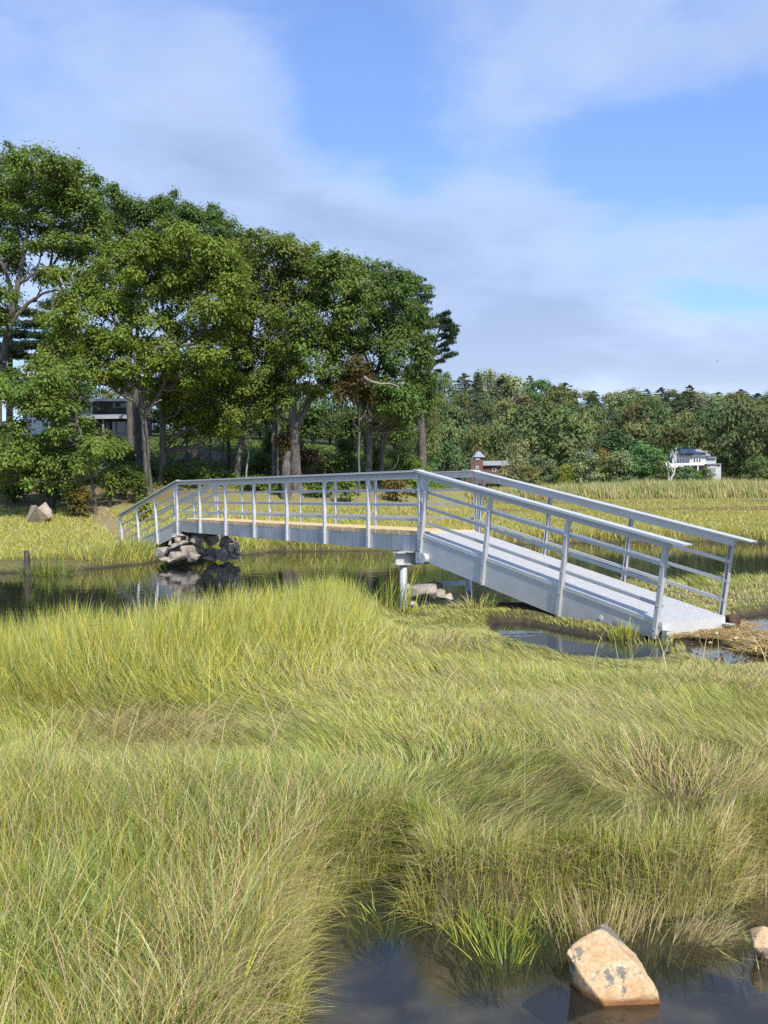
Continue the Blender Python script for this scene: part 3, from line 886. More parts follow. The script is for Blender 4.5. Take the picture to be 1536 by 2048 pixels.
def fore_boulder():
    P = [at_z(1131, 1904, .05), at_z(1196, 1857, .20), at_z(1214, 1868, .20), at_z(1264, 1918, .15), at_z(1318, 1984, .045), at_z(1312, 1999, .01),
         at_z(1260, 2004, .01), at_z(1207, 2006, .012), at_z(1162, 1946, .07), at_z(1140, 1920, .04)]
    pa, pb, pc = P[4], P[7], P[1]
    nn = np.cross(pb - pa, pc - pa); nn /= np.linalg.norm(nn)
    oc = np.array((0, 0, CAMZ))
    for i_ in (0, 2, 3, 8, 9):
        dv = P[i_] - oc; t_ = ((pa - oc) @ nn) / (dv @ nn); P[i_] = oc + dv * t_ + nn * (.006 if nn[2] > 0 else -.006)
    P.append((P[1] + np.array((.05, .10, -.02)))); P.append((P[3] + np.array((.04, .10, -.03))))
    P = [np.array(p) for p in P]
    low = []
    c = np.mean(P, 0)
    for p, (ox, oy) in zip(P, [(.05, .10), (.03, .12), (.02, .12), (.05, .10), (.04, .03), (.02, .0), (.01, .01), (.02, .03), (.05, .06), (.05, .08), (.05, .06), (.05, .06)]):
        low.append(np.array((p[0] + ox, p[1] + oy, -.22)))
    bm = bmesh.new()
    for p in P + low: bm.verts.new(p - c)
    res = bmesh.ops.convex_hull(bm, input=bm.verts)
    dead = {g for g in res['geom_interior'] if isinstance(g, bmesh.types.BMVert)}
    bmesh.ops.delete(bm, geom=list(dead), context='VERTS')
    bmesh.ops.dissolve_limit(bm, angle_limit=math.radians(9), verts=list(bm.verts), edges=list(bm.edges))
    bmesh.ops.bevel(bm, geom=list(bm.edges), offset=.008, segments=2, profile=.6, clamp_overlap=True, affect='EDGES')
    bmesh.ops.triangulate(bm, faces=list(bm.faces))
    for _ in range(4):
        bmesh.ops.subdivide_edges(bm, edges=[e for e in bm.edges if e.calc_length() > .018], cuts=1, use_grid_fill=True)
        bmesh.ops.triangulate(bm, faces=list(bm.faces))
    for v in bm.verts:
        x, y, z = v.co
        d = (float(fbm(np.array([x * 9 + 3]), np.array([y * 9 + z * 7]), 5)[0]) - .5) * .022 + (float(fbm(np.array([x * 40]), np.array([y * 40 + z * 33]), 6)[0]) - .5) * .006
        v.co += v.co.normalized() * d
    me = bpy.data.meshes.new('boulder'); bm.to_mesh(me); bm.free()
    o = obj('boulder', me, MAT['granite']); o.location = c
    tag(o, 'tan angular granite boulder with dark lichen patches standing in the foreground pool', 'boulder')


fore_boulder()

# ------------------------------------------------------------------ the footbridge
L_SPAN = 12.383
ZR, ZD, ZG, ZB = 2.284, 1.214, 1.150, .866
bridge = thing('footbridge', 'silver metal footbridge with a timber deck and sloping ramps across the creek', 'footbridge', (S0[0], S0[1], 0), -1.0296)


def bpart(name, b, mat, parent=bridge, smooth=False, label=None):
    o = obj(name, b.mesh(name, smooth=smooth), MAT[mat], parent)
    if label: o['label'] = label
    return o


def frame_ramp(s0, sg, sl, z0):
    """axes of a straight run: origin, along, across, up (perpendicular to the slope)"""
    ax = np.array((sg * math.cos(sl), 0, -math.sin(sl)))
    ay = np.array((0, 1., 0))
    az = np.array((sg * math.sin(sl), 0, math.cos(sl)))
    return np.array((s0, 0, z0)), ax, ay, az


RAILS = (-.345, -.605, -.865)
SIDES = ((-.0, -1), (BW, 1))


def bolts(post, o, ax, ay, az, x, y, sgn, zs):
    for z in zs:
        b = MB(); c = o + ax * x + ay * y + az * z
        b.cyl(c, c + ay * sgn * .016, .014, n=8)
        bpart('bolt', b, 'bolt', post)


def section(o, ax, ay, az, length, posts, matp, matg, gtop, gbot, capover0, capover1, ramped, foot=None):
    for y, sg in SIDES:
        # cap plate and beam
        b = MB(); b.fbox(o, ax, ay, az, -capover0, length + capover1, y + (-.085 if sg < 0 else -.055), y + (.055 if sg < 0 else .085), -.014, .0)
        b.fbox(o, ax, ay, az, -capover0, length + capover1, y + (-.085 if sg < 0 else .079), y + (-.079 if sg < 0 else .085), -.034, -.0142)
        bpart('handrail_cap', b, 'alu_cap')
        b = MB(); b.fbox(o, ax, ay, az, -capover0 * .2, length + capover1 * .1, y - .012, y + .012, -.125, -.0145)
        bpart('top_beam', b, matp)
        for r in RAILS:
            b = MB()
            b.fbox(o, ax, ay, az, .0, length - .0, y + .010, y + .040, r - .022, r + .022)
            bpart('mid_rail', b, matp)
        gbot_ = gbot
        for s in posts:
            gbot = max(gbot_, (.03 - (o + ax * s)[2]) / az[2]) if ramped else gbot_
            b = MB()
            yo = y - sg * -.0
            # channel: web facing outwards, two flanges behind
            f0, f1 = (y - .050, y - .042) if sg < 0 else (y + .042, y + .050)
            b.fbox(o, ax, ay, az, s - .032, s + .032, f0, f1, gbot - .0, -.128)
            g0, g1 = (y - .0419, y - .002) if sg < 0 else (y + .041 + .0, y + .0419)
            if sg < 0:
                b.fbox(o, ax, ay, az, s - .032, s - .025, y - .0419, y + .009, gbot, -.128)
                b.fbox(o, ax, ay, az, s + .025, s + .032, y - .0419, y + .009, gbot, -.128)
            else:
                b.fbox(o, ax, ay, az, s - .032, s - .025, y + .0, y + .0419, gbot, -.128)
                b.fbox(o, ax, ay, az, s + .025, s + .032, y + .0, y + .0419, gbot, -.128)
            p = bpart('post', b, matp)
            yy = f0 if sg < 0 else f1
            bolts(p, o, ax, ay, az, s, yy, sg, [RAILS[0], RAILS[1], RAILS[2], gtop - .06, gbot + .04])


# middle span ------------------------------------------------------
o, ax, ay, az = frame_ramp(0, 1, 0, ZR)
posts = [i * L_SPAN / 7 for i in range(8)]
section(o, ax, ay, az, L_SPAN, posts, 'steel', 'girder', ZG - ZR, ZB - ZR, .05, .05, False)
for y, sg in SIDES:
    b = MB()
    yi = y + (.012 if sg < 0 else -.012); yo = y + (-.0 if sg < 0 else .0)
    a0, a1 = min(yi, yo), max(yi, yo)
    b.box(-.02, L_SPAN + .02, a0, a1, ZB, ZG)                          # web
    fl = (a1 + .0005, a1 + .08) if sg < 0 else (a0 - .08, a0 - .0005)
    b.box(-.02, L_SPAN + .02, fl[0], fl[1], ZB, ZB + .012)
    b.box(-.02, L_SPAN + .02, fl[0], fl[1], ZG - .012, ZG - .001)
    g = bpart('girder', b, 'girder')
    if sg < 0:
        for i in range(7):   # stiffener plates seen as paler strips beside the posts
            b = MB(); b.box(posts[i] + .036, posts[i] + .11, -.006, -.0005, ZB + .003, ZG - .003)
            bpart('stiffener_plate', b, 'steel', g)
nb = 88
for i in range(nb):
    s = -.01 + i * (L_SPAN + .02) / nb; w = (L_SPAN + .02) / nb
    b = MB(); e = random.uniform(-.012, .012)
    b.box(s + .003, s + w - .003, .013 - .012 + e * .6, BW - .001 + e * .5, ZG + .001, ZD + random.uniform(-.003, .003))
    bpart('deck_plank', b, 'wood')
for s in np.linspace(.6, L_SPAN - .6, 8):
    b = MB(); b.box(s - .04, s + .04, .094, BW - .094, ZB + .02, ZG - .02); bpart('cross_beam', b, 'steel')


# ramps -----------------------------------------------------------
def grating(o, ax, ay, az, s0, s1, zd):
    n = 8
    for k in range(n):
        a = s0 + (s1 - s0) * k / n; c = s0 + (s1 - s0) * (k + 1) / n - .006
        b = MB(); b.fbox(o, ax, ay, az, a, c, -.006, BW + .006, zd - .055, zd - .030)
        for s in np.arange(a + .022, c - .01, .060):
            b.fbox(o, ax, ay, az, s - .016, s + .016, .0, BW, zd - .0299, zd)
        b.fbox(o, ax, ay, az, a, c, -.012, -.0062, zd - .055, zd + .001)
        for y in np.arange(.03, BW - .01, .085):
            b.fbox(o, ax, ay, az, a + .001, c - .001, y - .014, y + .014, zd - .0298, zd - .002)
        bpart('grating_panel', b, 'grate')


def ramp_sec(s0, sg, sl, of, sp, deckend, oh, toe):
    o, ax, ay, az = frame_ramp(s0, sg, sl, ZR - .004)
    posts = [of + i * sp for i in range(4)]
    le = posts[-1]
    gt = -1.12; gb = -1.12 - .40
    section(o, ax, ay, az, le + .04, posts, 'alu', 'alu', gt, gb + .01, .10, oh, True)
    zg = .02   # height where the girder is cut to sit on the ground
    for y, sgn in SIDES:
        b = MB()
        y0, y1 = (y - .0, y + .014) if sgn < 0 else (y - .014, y)
        top_a = o + ax * .08 + az * gt; top_b = o + ax * deckend + az * gt
        bot_a = o + ax * (.08) + az * gb
        # where the lower edge meets the cut level
        t = ((bot_a[2] - zg) / math.sin(sl)); cut = bot_a + ax * t
        cut2 = np.array((top_b[0], 0, zg + .02)) if toe else np.array((top_b[0], 0, min(zg + .02, top_b[2] - .05)))
        cut2 = o + ax * deckend + az * min(gb, 0) ; cut2[2] = max(cut2[2], zg + .02)
        poly = [bot_a, cut, cut2, top_b, top_a]
        A = [p + ay * y0 for p in poly]; B = [p + ay * y1 for p in poly]
        V = A + B; q = [(0, 4, 3, 1), (5, 6, 8, 9)]
        q += [(i, (i + 1) % 5, (i + 1) % 5 + 5, i + 5) for i in range(5)]
        b.add(V, q, [(1, 3, 2), (6, 7, 8)])
        g = bpart('girder', b, 'alu')
        if sgn < 0 and sg > 0:
            b = MB(); c = o + ax * 4.72 + az * (gt - .20) - ay * .0005
            b.tube([c, c - ay * .012], [.05, .05], 20); bpart('lifting_pad', b, 'alu_cap', g)
            b = MB(); c = c - ay * .0125
            b.tube([c, c - ay * .02], [.024, .022], 12); bpart('pin', b, 'bolt', g)
            b = MB(); b.fbox(o + ay * -.0005, ax, ay, az, 4.98, 5.28, -.006, 0, gt - .165, gt - .115); bpart('name_plate', b, 'alu', g)
    grating(o, ax, ay, az, .06, deckend, gt + .056)
    b = MB()
    e = o + ax * (deckend + .001)
    zt = (o + ax * deckend + az * (gt + .056))[2]
    X = e[0] + az[0] * gt
    b.box(min(X, X + sg * .012), max(X, X + sg * .012), .001, BW - .001, zg - .02, zt - .004)
    bpart('toe_plate', b, 'alu_cap')
    for y in (-.03, BW - .07):
        b = MB(); zz = zt - .10
        b.box(min(X + sg * .0125, X + sg * .15), max(X + sg * .0125, X + sg * .15), y, y + .10, zz, zz + .012)
        bpart('hinge_tab', b, 'alu')
    return o, ax, ay, az


ramp_sec(L_SPAN, 1, .1721, .256, 1.822, 5.80, .30, True)
ramp_sec(0, -1, .1806, .258, 1.773, 5.66, .42, False)
# ramp hinge with roller under the span end
for y, nm in ((-.045, 0), (BW + .015, 1)):
    b = MB()
    b.box(L_SPAN - .10, L_SPAN + .16, y, y + .03, ZB - .19, ZB - .005)
    br = bpart('roller_bracket', b, 'steel')
    b = MB(); c = np.array((L_SPAN + .17, y + .015, ZB - .10)); b.tube([c + (0, -.05, 0), c + (0, .05, 0)], [.085, .085], 18); bpart('roller', b, 'steel', br)
    b = MB(); c = np.array((L_SPAN + .10, y - .0005, ZB - .115)); b.tube([c, c + (0, -.02, 0)], [.02, .018], 10); bpart('pin', b, 'bolt', br)

# steel support ------------------------------------------------------
sp0 = S0 + np.array((hx, hy)) * (L_SPAN - .38)
sup = thing('bridge_support', 'steel support of two pipes with a heavy beam carrying the end of the span', 'bridge support', (sp0[0], sp0[1], 0), -1.0296)
b = MB()
z1 = ZB - .012; z0 = z1 - .22
b.box(-.11, .11, -.30, BW + .30, z1 - .014, z1); b.box(-.11, .11, -.30, BW + .30, z0, z0 + .014)
b.box(-.01, .01, -.28, BW + .28, z0 + .0142, z1 - .0142)
bpart('cap_beam', b, 'steel', sup)
for y in (-.12, BW + .12):
    b = MB(); b.tube([(0, y, -.4), (0, y, z0 - .0005)], [.066, .066], 20); bpart('pipe', b, 'alu', sup, True)
b = MB(); b.box(-.02, .02, -.055, BW + .055, .20, .29); bpart('brace', b, 'steel', sup)
b = MB(); b.box(-.16, .20, -.14, .10, z1 + .0005, z1 + .011); bpart('bearing_plate', b, 'alu', sup)

# ------------------------------------------------------------------ leaves, trees
def leaf_quads(c, n, axis, size, aspect=.55):
    """diamond leaf per centre; c (k,3)"""
    k = len(c)
    axis = axis - n * (axis * n).sum(1, keepdims=True)
    axis /= np.linalg.norm(axis, axis=1)[:, None] + 1e-9
    side = np.cross(n, axis)
    L = size[:, None]; W = size[:, None] * aspect
    V = np.stack([c - axis * L * .5, c + side * W * .5 - n * L * .05, c + axis * L * .5, c - side * W * .5 - n * L * .05], 1)
    q = (np.arange(k) * 4)[:, None] + np.arange(4)
    return V.reshape(-1, 3), q


def unit(v): return v / (np.linalg.norm(v, axis=-1, keepdims=True) + 1e-9)


def blob_leaves(center, radii, n, size, base, r, tipn=14, spread=.22, flat=.6, colvar=.2, up=.9):
    """leaves in sprays around twig tips on the shell of an ellipsoid"""
    nt = max(3, n // tipn)
    d = unit(r.normal(0, 1, (nt, 3))); d[:, 2] = np.where(d[:, 2] < -.35, -d[:, 2] * .6, d[:, 2])
    rad = .62 + .42 * r.random((nt, 1)) ** .7
    inner = r.random((nt, 1)) < .22
    rad = np.where(inner, rad * .6, rad)
    tips = center + d * rad * radii
    tcol = base * (1 + colvar * (r.random((nt, 1)) - .5)) * (1 + .16 * (r.random((nt, 3)) - .5))
    idx = np.repeat(np.arange(nt), tipn)
    off = r.normal(0, 1, (len(idx), 3)) * spread * np.array((1, 1, flat))
    c = tips[idx] + off
    nrm = unit(np.array((0, 0, 1.)) * up * .75 + d[idx] * .35 + unit(off) * .6 + r.normal(0, .32, (len(idx), 3)))
    ax = unit(off + d[idx] * .3 + np.array((0, 0, -.15)) + r.normal(0, .1, (len(idx), 3)))
    sz = size * (.65 + .7 * r.random(len(idx)))
    V, q = leaf_quads(c, nrm, ax, sz)
    col = tcol[idx] * (1 + .22 * (r.random((len(idx), 1)) - .5))
    return V, q, np.repeat(col, 4, 0)


class Leaves:
    def __init__(self): self.V = []; self.Q = []; self.Cc = []; self.n = 0

    def add(self, V, q, c):
        self.V.append(V); self.Q.append(q + self.n); self.Cc.append(c); self.n += len(V)

    def mesh(self, name, origin):
        return mesh_arrays(name, np.concatenate(self.V) - np.asarray(origin), np.concatenate(self.Q), None, np.clip(np.concatenate(self.Cc), .003, .8))


OAK = np.array((.152, .218, .044)); OAKD = np.array((.118, .182, .046)); OLIVE = np.array((.168, .210, .048)); YG = np.array((.205, .272, .046)); BRN = np.array((.13, .10, .035))
PINE = np.array((.042, .075, .036)); SHRUB = np.array((.115, .175, .034))


def curve_pts(p, seg=5, wig=.03, r=None):
    """resample a polyline with slight wobble"""
    p = np.asarray(p, float)
    d = np.r_[0, np.cumsum(np.linalg.norm(np.diff(p, axis=0), axis=1))]
    n = max(4, int(d[-1] / .6) + 2) if seg is None else seg * (len(p) - 1) + 1
    t = np.linspace(0, d[-1], n)
    q = np.stack([np.interp(t, d, p[:, k]) for k in range(3)], 1)
    for _ in range(2):
        q[1:-1] = .25 * q[:-2] + .5 * q[1:-1] + .25 * q[2:]
    if wig: q[1:-1] += (r or rng).normal(0, wig, q[1:-1].shape)
    return q


def tree(name, label, Y, trunk, blobs, base, seed, limbs=(), bark='bark', group=None, dens=1.0, leaf=.16, dead=(), depthk=.9, twigs=True, cat='tree', tipn=44, spread=.21, flat=.8, kind='oak'):
    """trunk: [(px,py,r)], blobs: [(px,py,rx,ry[,dY])], in photo pixels at distance Y"""
    r = np.random.default_rng(seed)
    k = Y / F
    foot = at(trunk[0][0], trunk[0][1], Y)
    gz = H1(foot[0], foot[1])
    root = thing(name, label, cat, (foot[0], foot[1], gz), 0, group)
    o3 = np.array((foot[0], foot[1], gz))
    b = MB()
    tp = [at(x, y, Y) for x, y, _ in trunk]; tr = [q[2] * .62 for q in trunk]
    tp.insert(0, np.array((foot[0], foot[1], min(gz, foot[2]) - .3))); tr.insert(0, tr[0] * 1.25)
    pts = curve_pts(tp, 4, .015, r)
    dd = np.r_[0, np.cumsum(np.linalg.norm(np.diff(np.array(tp), axis=0), axis=1))]
    tt = np.linspace(0, dd[-1], len(pts)); rad = np.interp(tt, dd, tr)
    b.tube(pts, rad, 10, .18)
    heads = [pts]
    for lb in limbs:
        lp = [at(q[0], q[1], Y + (q[3] if len(q) > 3 else 0)) for q in lb]
        p2 = curve_pts(lp, 4, .02, r); d2 = np.linspace(0, 1, len(p2))
        b.tube(p2, np.interp(d2, np.linspace(0, 1, len(lb)), [q[2] * .7 for q in lb]), 8, .15)
        heads.append(p2)
    allp = np.concatenate([h[len(h) // 3:] for h in heads])
    lv = Leaves()
    extra = []
    for bl in blobs:
        for _ in range(2):
            if r.random() < .9:
                a_ = r.uniform(-.3, 3.4); f_ = r.uniform(.95, 1.45)
                extra.append((bl[0] + math.cos(a_) * bl[2] * f_, bl[1] - math.sin(a_) * bl[3] * f_ * 1.2, bl[2] * r.uniform(.2, .36), bl[2] * r.uniform(.16, .3)))
    n_main = len(blobs)
    if n_main > 8:
        for _ in range(int(n_main * .3)):
            i0 = r.integers(0, n_main); b0 = blobs[i0]
            near = sorted(blobs, key=lambda q: (q[0] - b0[0]) ** 2 + (q[1] - b0[1]) ** 2)[1:5]
            b1 = near[r.integers(0, len(near))]; t_ = r.uniform(.35, .65)
            extra.append((b0[0] * t_ + b1[0] * (1 - t_), b0[1] * t_ + b1[1] * (1 - t_) + 4, b0[2] * .75, b0[3] * .75))
    for i, bl in enumerate(list(blobs) + extra):
        dY = bl[4] if len(bl) > 4 else (r.random() - .5) * 2 * 2.2
        c = at(bl[0], bl[1], Y + dY)
        rx, rz = bl[2] * k * 1.0, bl[3] * k * 1.62
        radii = np.array((rx, rx * depthk, rz))
        area = rx * rz * 3.14
        n = int(area * 410 * dens * (.2 / leaf) ** 2 * .75) + 90
        V, q, cc = blob_leaves(c, radii, n, leaf, base * r.uniform(.88, 1.14), r, tipn, spread if i < n_main else spread * .7, flat)
        lv.add(V, q, cc)
        if twigs and i < n_main:
            j = np.argmin(np.linalg.norm(allp - (c - np.array((0, 0, rz + .8))), axis=1))
            a = allp[j]
            e = c - np.array((0, 0, rz * .1))
            mid = a * .45 + e * .55 - np.array((0, 0, .12 * np.linalg.norm(e - a))) + r.normal(0, .15, 3)
            p2 = curve_pts([a, mid, e], 4, .04, r)
            r0 = min(.10, .03 + .018 * np.linalg.norm(e - a))
            b.tube(p2, np.linspace(r0, .018, len(p2)), 6, .1)
            for _ in range(2):
                e2 = c + unit(r.normal(0, 1, 3)) * radii * .8; m2 = p2[len(p2) // 2 + r.integers(0, 3)]
                b.tube(curve_pts([m2, (m2 + e2) / 2 + r.normal(0, .1, 3), e2], 3, .03, r), np.linspace(.028, .01, 7), 5)
    obj('trunk', b.mesh('trunk', o3, True), MAT[bark], root)
    for lb in dead:
        d = MB(); lp = [at(q[0], q[1], Y - .4 - 3.0 * min(1, j / 2)) for j, q in enumerate(lb)]
        p2 = curve_pts(lp, 4, .015, r)
        d.tube(p2, np.interp(np.linspace(0, 1, len(p2)), np.linspace(0, 1, len(lb)), [q[2] for q in lb]), 7, .15)
        obj('dead_branch', d.mesh('dead_branch', o3, True), MAT['palebark'], root)
    if lv.n: obj('crown', lv.mesh('crown', o3), MAT['leaf'], root)
    return root


GG = 'oaks and pines of the grove on the bank'
tree('oak_tree', 'tallest oak at the left edge with a curved bare limb and open top', 50,
     [(-8, 930, .42), (-4, 800, .36), (8, 700, .30), (28, 610, .25), (38, 560, .2), (52, 480, .14), (66, 400, .07)],
     [(70, 306, 17, 9), (60, 335, 34, 16), (16, 330, 26, 22), (112, 338, 34, 22), (68, 372, 60, 24), (140, 370, 44, 32), (10, 400, 46, 36), (110, 418, 60, 28), (170, 420, 40, 34),
      (40, 455, 52, 26), (130, 470, 58, 26), (185, 470, 36, 30), (20, 505, 46, 24), (90, 500, 44, 20), (160, 515, 44, 22), (20, 540, 46, 18), (-50, 350, 44, 40), (-60, 430, 52, 44), (-60, 510, 50, 34), (40, 410, 40, 26),
      (8, 600, 30, 20), (-20, 650, 36, 24), (85, 560, 30, 14)],
     OAK, 11, limbs=[[(14, 660, .2), (48, 612, .15), (84, 588, .1), (118, 578, .06)], [(36, 570, .14), (70, 545, .1), (100, 535, .07), (128, 560, .04)], [(30, 600, .16), (10, 540, .12), (-20, 480, .07)]],
     dead=[[(100, 538, .07), (120, 556, .06), (128, 572, .04), (142, 566, .02)], [(84, 588, .05), (104, 580, .05), (122, 580, .03)], [(48, 440, .03), (46, 425, .03), (60, 418, .02)]], group=GG, dens=1.05)
tree('oak_tree', 'dark green oak standing behind between the tallest oak and the front maple', 60,
     [(262, 940, .34), (258, 760, .28), (262, 620, .2), (280, 520, .12)],
     [(238, 408, 26, 18), (275, 425, 38, 22), (335, 420, 36, 18), (310, 455, 58, 28), (240, 455, 44, 34), (375, 455, 36, 30), (420, 438, 26, 14), (445, 458, 30, 18), (478, 482, 20, 18),
      (430, 490, 44, 28), (300, 505, 60, 26), (230, 510, 44, 26), (370, 500, 44, 26), (480, 520, 26, 26), (200, 430, 22, 28), (215, 385, 14, 14)],
     OAKD, 12, group=GG)
tree('maple_tree', 'broad light green front tree with layered boughs above the left ramp', 47,
     [(298, 986, .30), (293, 930, .27), (290, 870, .24), (286, 828, .22), (278, 760, .18), (274, 690, .15), (276, 600, .1), (290, 530, .05)],
     [(345, 485, 38, 18), (300, 505, 44, 22), (385, 520, 44, 28), (240, 525, 50, 26), (440, 535, 44, 30), (330, 545, 60, 28), (190, 565, 44, 28), (400, 575, 56, 28), (270, 580, 58, 26), (465, 585, 36, 30), (150, 605, 44, 26), (335, 605, 62, 26),
      (220, 625, 56, 26), (420, 630, 48, 26), (130, 650, 40, 22), (290, 650, 60, 24), (180, 680, 52, 24), (370, 672, 52, 24), (440, 672, 36, 26), (120, 690, 30, 18), (250, 700, 60, 22), (330, 712, 60, 22), (410, 712, 42, 20), (200, 735, 50, 20), (300, 742, 50, 20), (380, 745, 52, 18), (435, 735, 30, 18), (250, 765, 40, 16), (175, 762, 44, 16), (340, 768, 44, 14), (415, 762, 36, 14), (160, 720, 44, 18), (100, 735, 40, 18), (225, 690, 40, 20), (475, 640, 34, 26), (395, 555, 40, 22), (130, 560, 34, 20), (365, 470, 24, 12), (255, 500, 30, 16), (415, 498, 26, 14), (470, 555, 26, 16)],
     YG * .88, 13, limbs=[[(286, 830, .16), (312, 800, .12), (335, 755, .09), (352, 690, .05)], [(284, 815, .13), (245, 790, .09), (205, 765, .05)], [(276, 700, .10), (330, 640, .07), (400, 600, .04)], [(276, 690, .1), (220, 640, .07), (160, 610, .04)]],
     dead=[[(290, 835, .05), (306, 808, .04), (322, 800, .03)]], group=GG, dens=1.15)
tree('oak_tree', 'low spreading oak on a thin leaning trunk in front of the white house', 44,
     [(192, 1018, .13), (184, 965, .11), (170, 900, .10), (152, 840, .07), (140, 790, .05)],
     [(36, 768, 34, 20), (70, 790, 38, 22), (135, 760, 48, 24), (130, 840, 34, 18), (105, 820, 24, 16), (60, 893, 46, 16), (120, 898, 46, 18), (182, 895, 34, 16), (15, 930, 40, 20), (80, 935, 46, 18), (140, 935, 44, 18), (-25, 910, 40, 30), (15, 800, 26, 16), (-10, 775, 30, 20), (110, 785, 36, 20), (45, 915, 40, 18), (150, 808, 28, 16), (165, 862, 28, 13), (108, 868, 28, 14), (62, 822, 40, 20), (104, 815, 30, 18), (38, 862, 28, 12), (215, 905, 30, 14), (40, 960, 44, 18), (110, 965, 44, 16), (-20, 955, 40, 22), (175, 960, 30, 14), (90, 760, 30, 16)],
     OAK * 1.1, 14, group=GG, dens=1.0)
tree('oak_tree', 'oak with a straight grey trunk just right of the front maple trunk', 50,
     [(322, 986, .31), (325, 930, .28), (326, 860, .25), (322, 790, .2), (330, 720, .12)],
     [(430, 768, 40, 18), (375, 785, 44, 18), (330, 790, 36, 16), (400, 850, 34, 14), (382, 870, 24, 9), (430, 868, 24, 12), (360, 838, 36, 14), (425, 828, 34, 14), (455, 868, 28, 10), (345, 800, 34, 14), (400, 800, 36, 14), (455, 745, 34, 24)],
     YG * .75, 15, group=GG)
tree('oak_tree', 'thick pale trunked tree beside the porch behind the front maple', 54,
     [(279, 930, .36), (276, 880, .34), (273, 820, .3), (268, 760, .22)],
     [(290, 790, 26, 14)], OAKD, 16, bark='bark', group=GG)
tree('oak_tree', 'olive oak with a tall slightly leaning trunk in the middle of the grove', 51,
     [(472, 972, .30), (480, 910, .27), (487, 850, .24), (492, 780, .22), (496, 700, .17), (512, 610, .1)],
     [(490, 500, 30, 18), (535, 492, 40, 14), (575, 505, 36, 18), (612, 530, 28, 24), (545, 530, 58, 26), (490, 545, 40, 30), (590, 565, 46, 28), (525, 580, 58, 28), (480, 600, 38, 30), (570, 615, 52, 26), (620, 610, 28, 26), (510, 640, 54, 28), (470, 670, 38, 28), (570, 660, 56, 26), (520, 700, 56, 24), (470, 720, 40, 22), (580, 705, 44, 22), (540, 740, 48, 20), (480, 765, 40, 18), (450, 800, 32, 16), (500, 800, 34, 14), (455, 832, 34, 14), (525, 832, 30, 14), (552, 800, 36, 16), (440, 770, 34, 16), (520, 770, 40, 16)],
     OLIVE, 17, limbs=[[(488, 840, .12), (505, 790, .09), (540, 730, .05)]], group=GG, dens=1.05)
tree('oak_tree', 'big oak with a forked trunk, one pale arm leaning right', 49,
     [(590, 955, .42), (592, 900, .38), (589, 862, .36), (585, 825, .27), (588, 780, .24), (580, 720, .17), (572, 650, .1)],
     [(640, 536, 24, 14), (682, 530, 34, 12), (715, 545, 30, 20), (660, 560, 44, 26), (700, 585, 44, 24), (630, 590, 34, 26), (655, 625, 46, 26), (610, 655, 40, 24), (700, 640, 44, 26), (650, 680, 44, 22), (600, 705, 40, 22), (700, 690, 44, 22), (660, 715, 36, 14), (560, 730, 40, 18), (740, 660, 36, 24), (620, 745, 38, 14), (665, 768, 36, 14), (552, 768, 40, 16), (705, 760, 34, 16), (540, 805, 30, 14), (615, 790, 30, 12)],
     OAK * .92, 18, limbs=[[(592, 862, .27), (606, 830, .24), (622, 800, .2), (640, 760, .17), (649, 735, .13), (672, 715, .08), (690, 680, .05)], [(586, 790, .15), (570, 750, .1), (545, 725, .06)]],
     group=GG, dens=1.0, dead=[[(640, 760, .06), (655, 742, .06), (668, 736, .03)]])
tree('oak_tree', 'grey trunked oak near the span end with a bleached twisted dead branch', 50,
     [(737, 960, .30), (738, 900, .26), (739, 850, .24), (744, 800, .2), (756, 740, .16), (775, 670, .11), (790, 600, .06)],
     [(745, 545, 26, 12), (785, 560, 34, 18), (760, 585, 44, 20), (815, 585, 28, 20), (735, 615, 40, 22), (800, 625, 42, 24), (760, 650, 46, 24), (835, 660, 24, 24), (800, 680, 46, 24), (750, 700, 44, 22), (845, 710, 18, 30), (810, 725, 44, 22), (765, 745, 42, 18), (830, 760, 26, 24), (790, 785, 42, 18), (750, 800, 36, 14), (820, 800, 24, 18), (795, 822, 40, 14), (835, 800, 22, 18), (845, 765, 20, 20), (765, 832, 30, 10)],
     OAKD, 19, limbs=[[(738, 855, .14), (728, 825, .12), (720, 790, .08), (716, 760, .05)], [(752, 755, .1), (720, 690, .07), (700, 640, .04)]],
     dead=[[(700, 748, .03), (722, 752, .06), (742, 764, .09), (768, 770, .08), (784, 764, .05), (798, 774, .02)], [(766, 769, .04), (776, 760, .03), (779, 752, .015)], [(700, 576, .03), (716, 588, .05), (721, 574, .03), (728, 560, .015)], [(735, 640, .02), (742, 645, .03), (750, 655, .02)], [(722, 752, .04), (735, 742, .03), (745, 738, .015)]], group=GG, dens=1.0)
tree('oak_tree', 'thin straight trunked tree with a small browning crown beside the grey oak', 48.5,
     [(718, 960, .10), (718, 880, .09), (717, 800, .08), (712, 750, .04)],
     [(715, 775, 34, 16), (690, 792, 26, 14), (740, 790, 26, 14), (712, 745, 16, 16)], BRN, 20, group=GG, leaf=.16)
tree('oak_tree', 'dark double trunk at the right end of the grove with a long bare side branch', 52,
     [(762, 965, .24), (764, 900, .2), (768, 840, .17), (778, 780, .1)],
     [(850, 800, 18, 16), (835, 825, 26, 14), (800, 830, 30, 14), (760, 830, 26, 14), (780, 850, 26, 10)], OAKD, 21, bark='bark',
     limbs=[[(766, 900, .12), (776, 850, .1), (782, 810, .06)], [(745, 890, .1), (756, 868, .1), (770, 845, .07)]],
     dead=[[(752, 872, .05), (775, 863, .045), (800, 863, .035), (820, 861, .025), (838, 857, .012)], [(768, 945, .04), (786, 938, .06), (796, 925, .05), (797, 910, .02)]], group=GG)


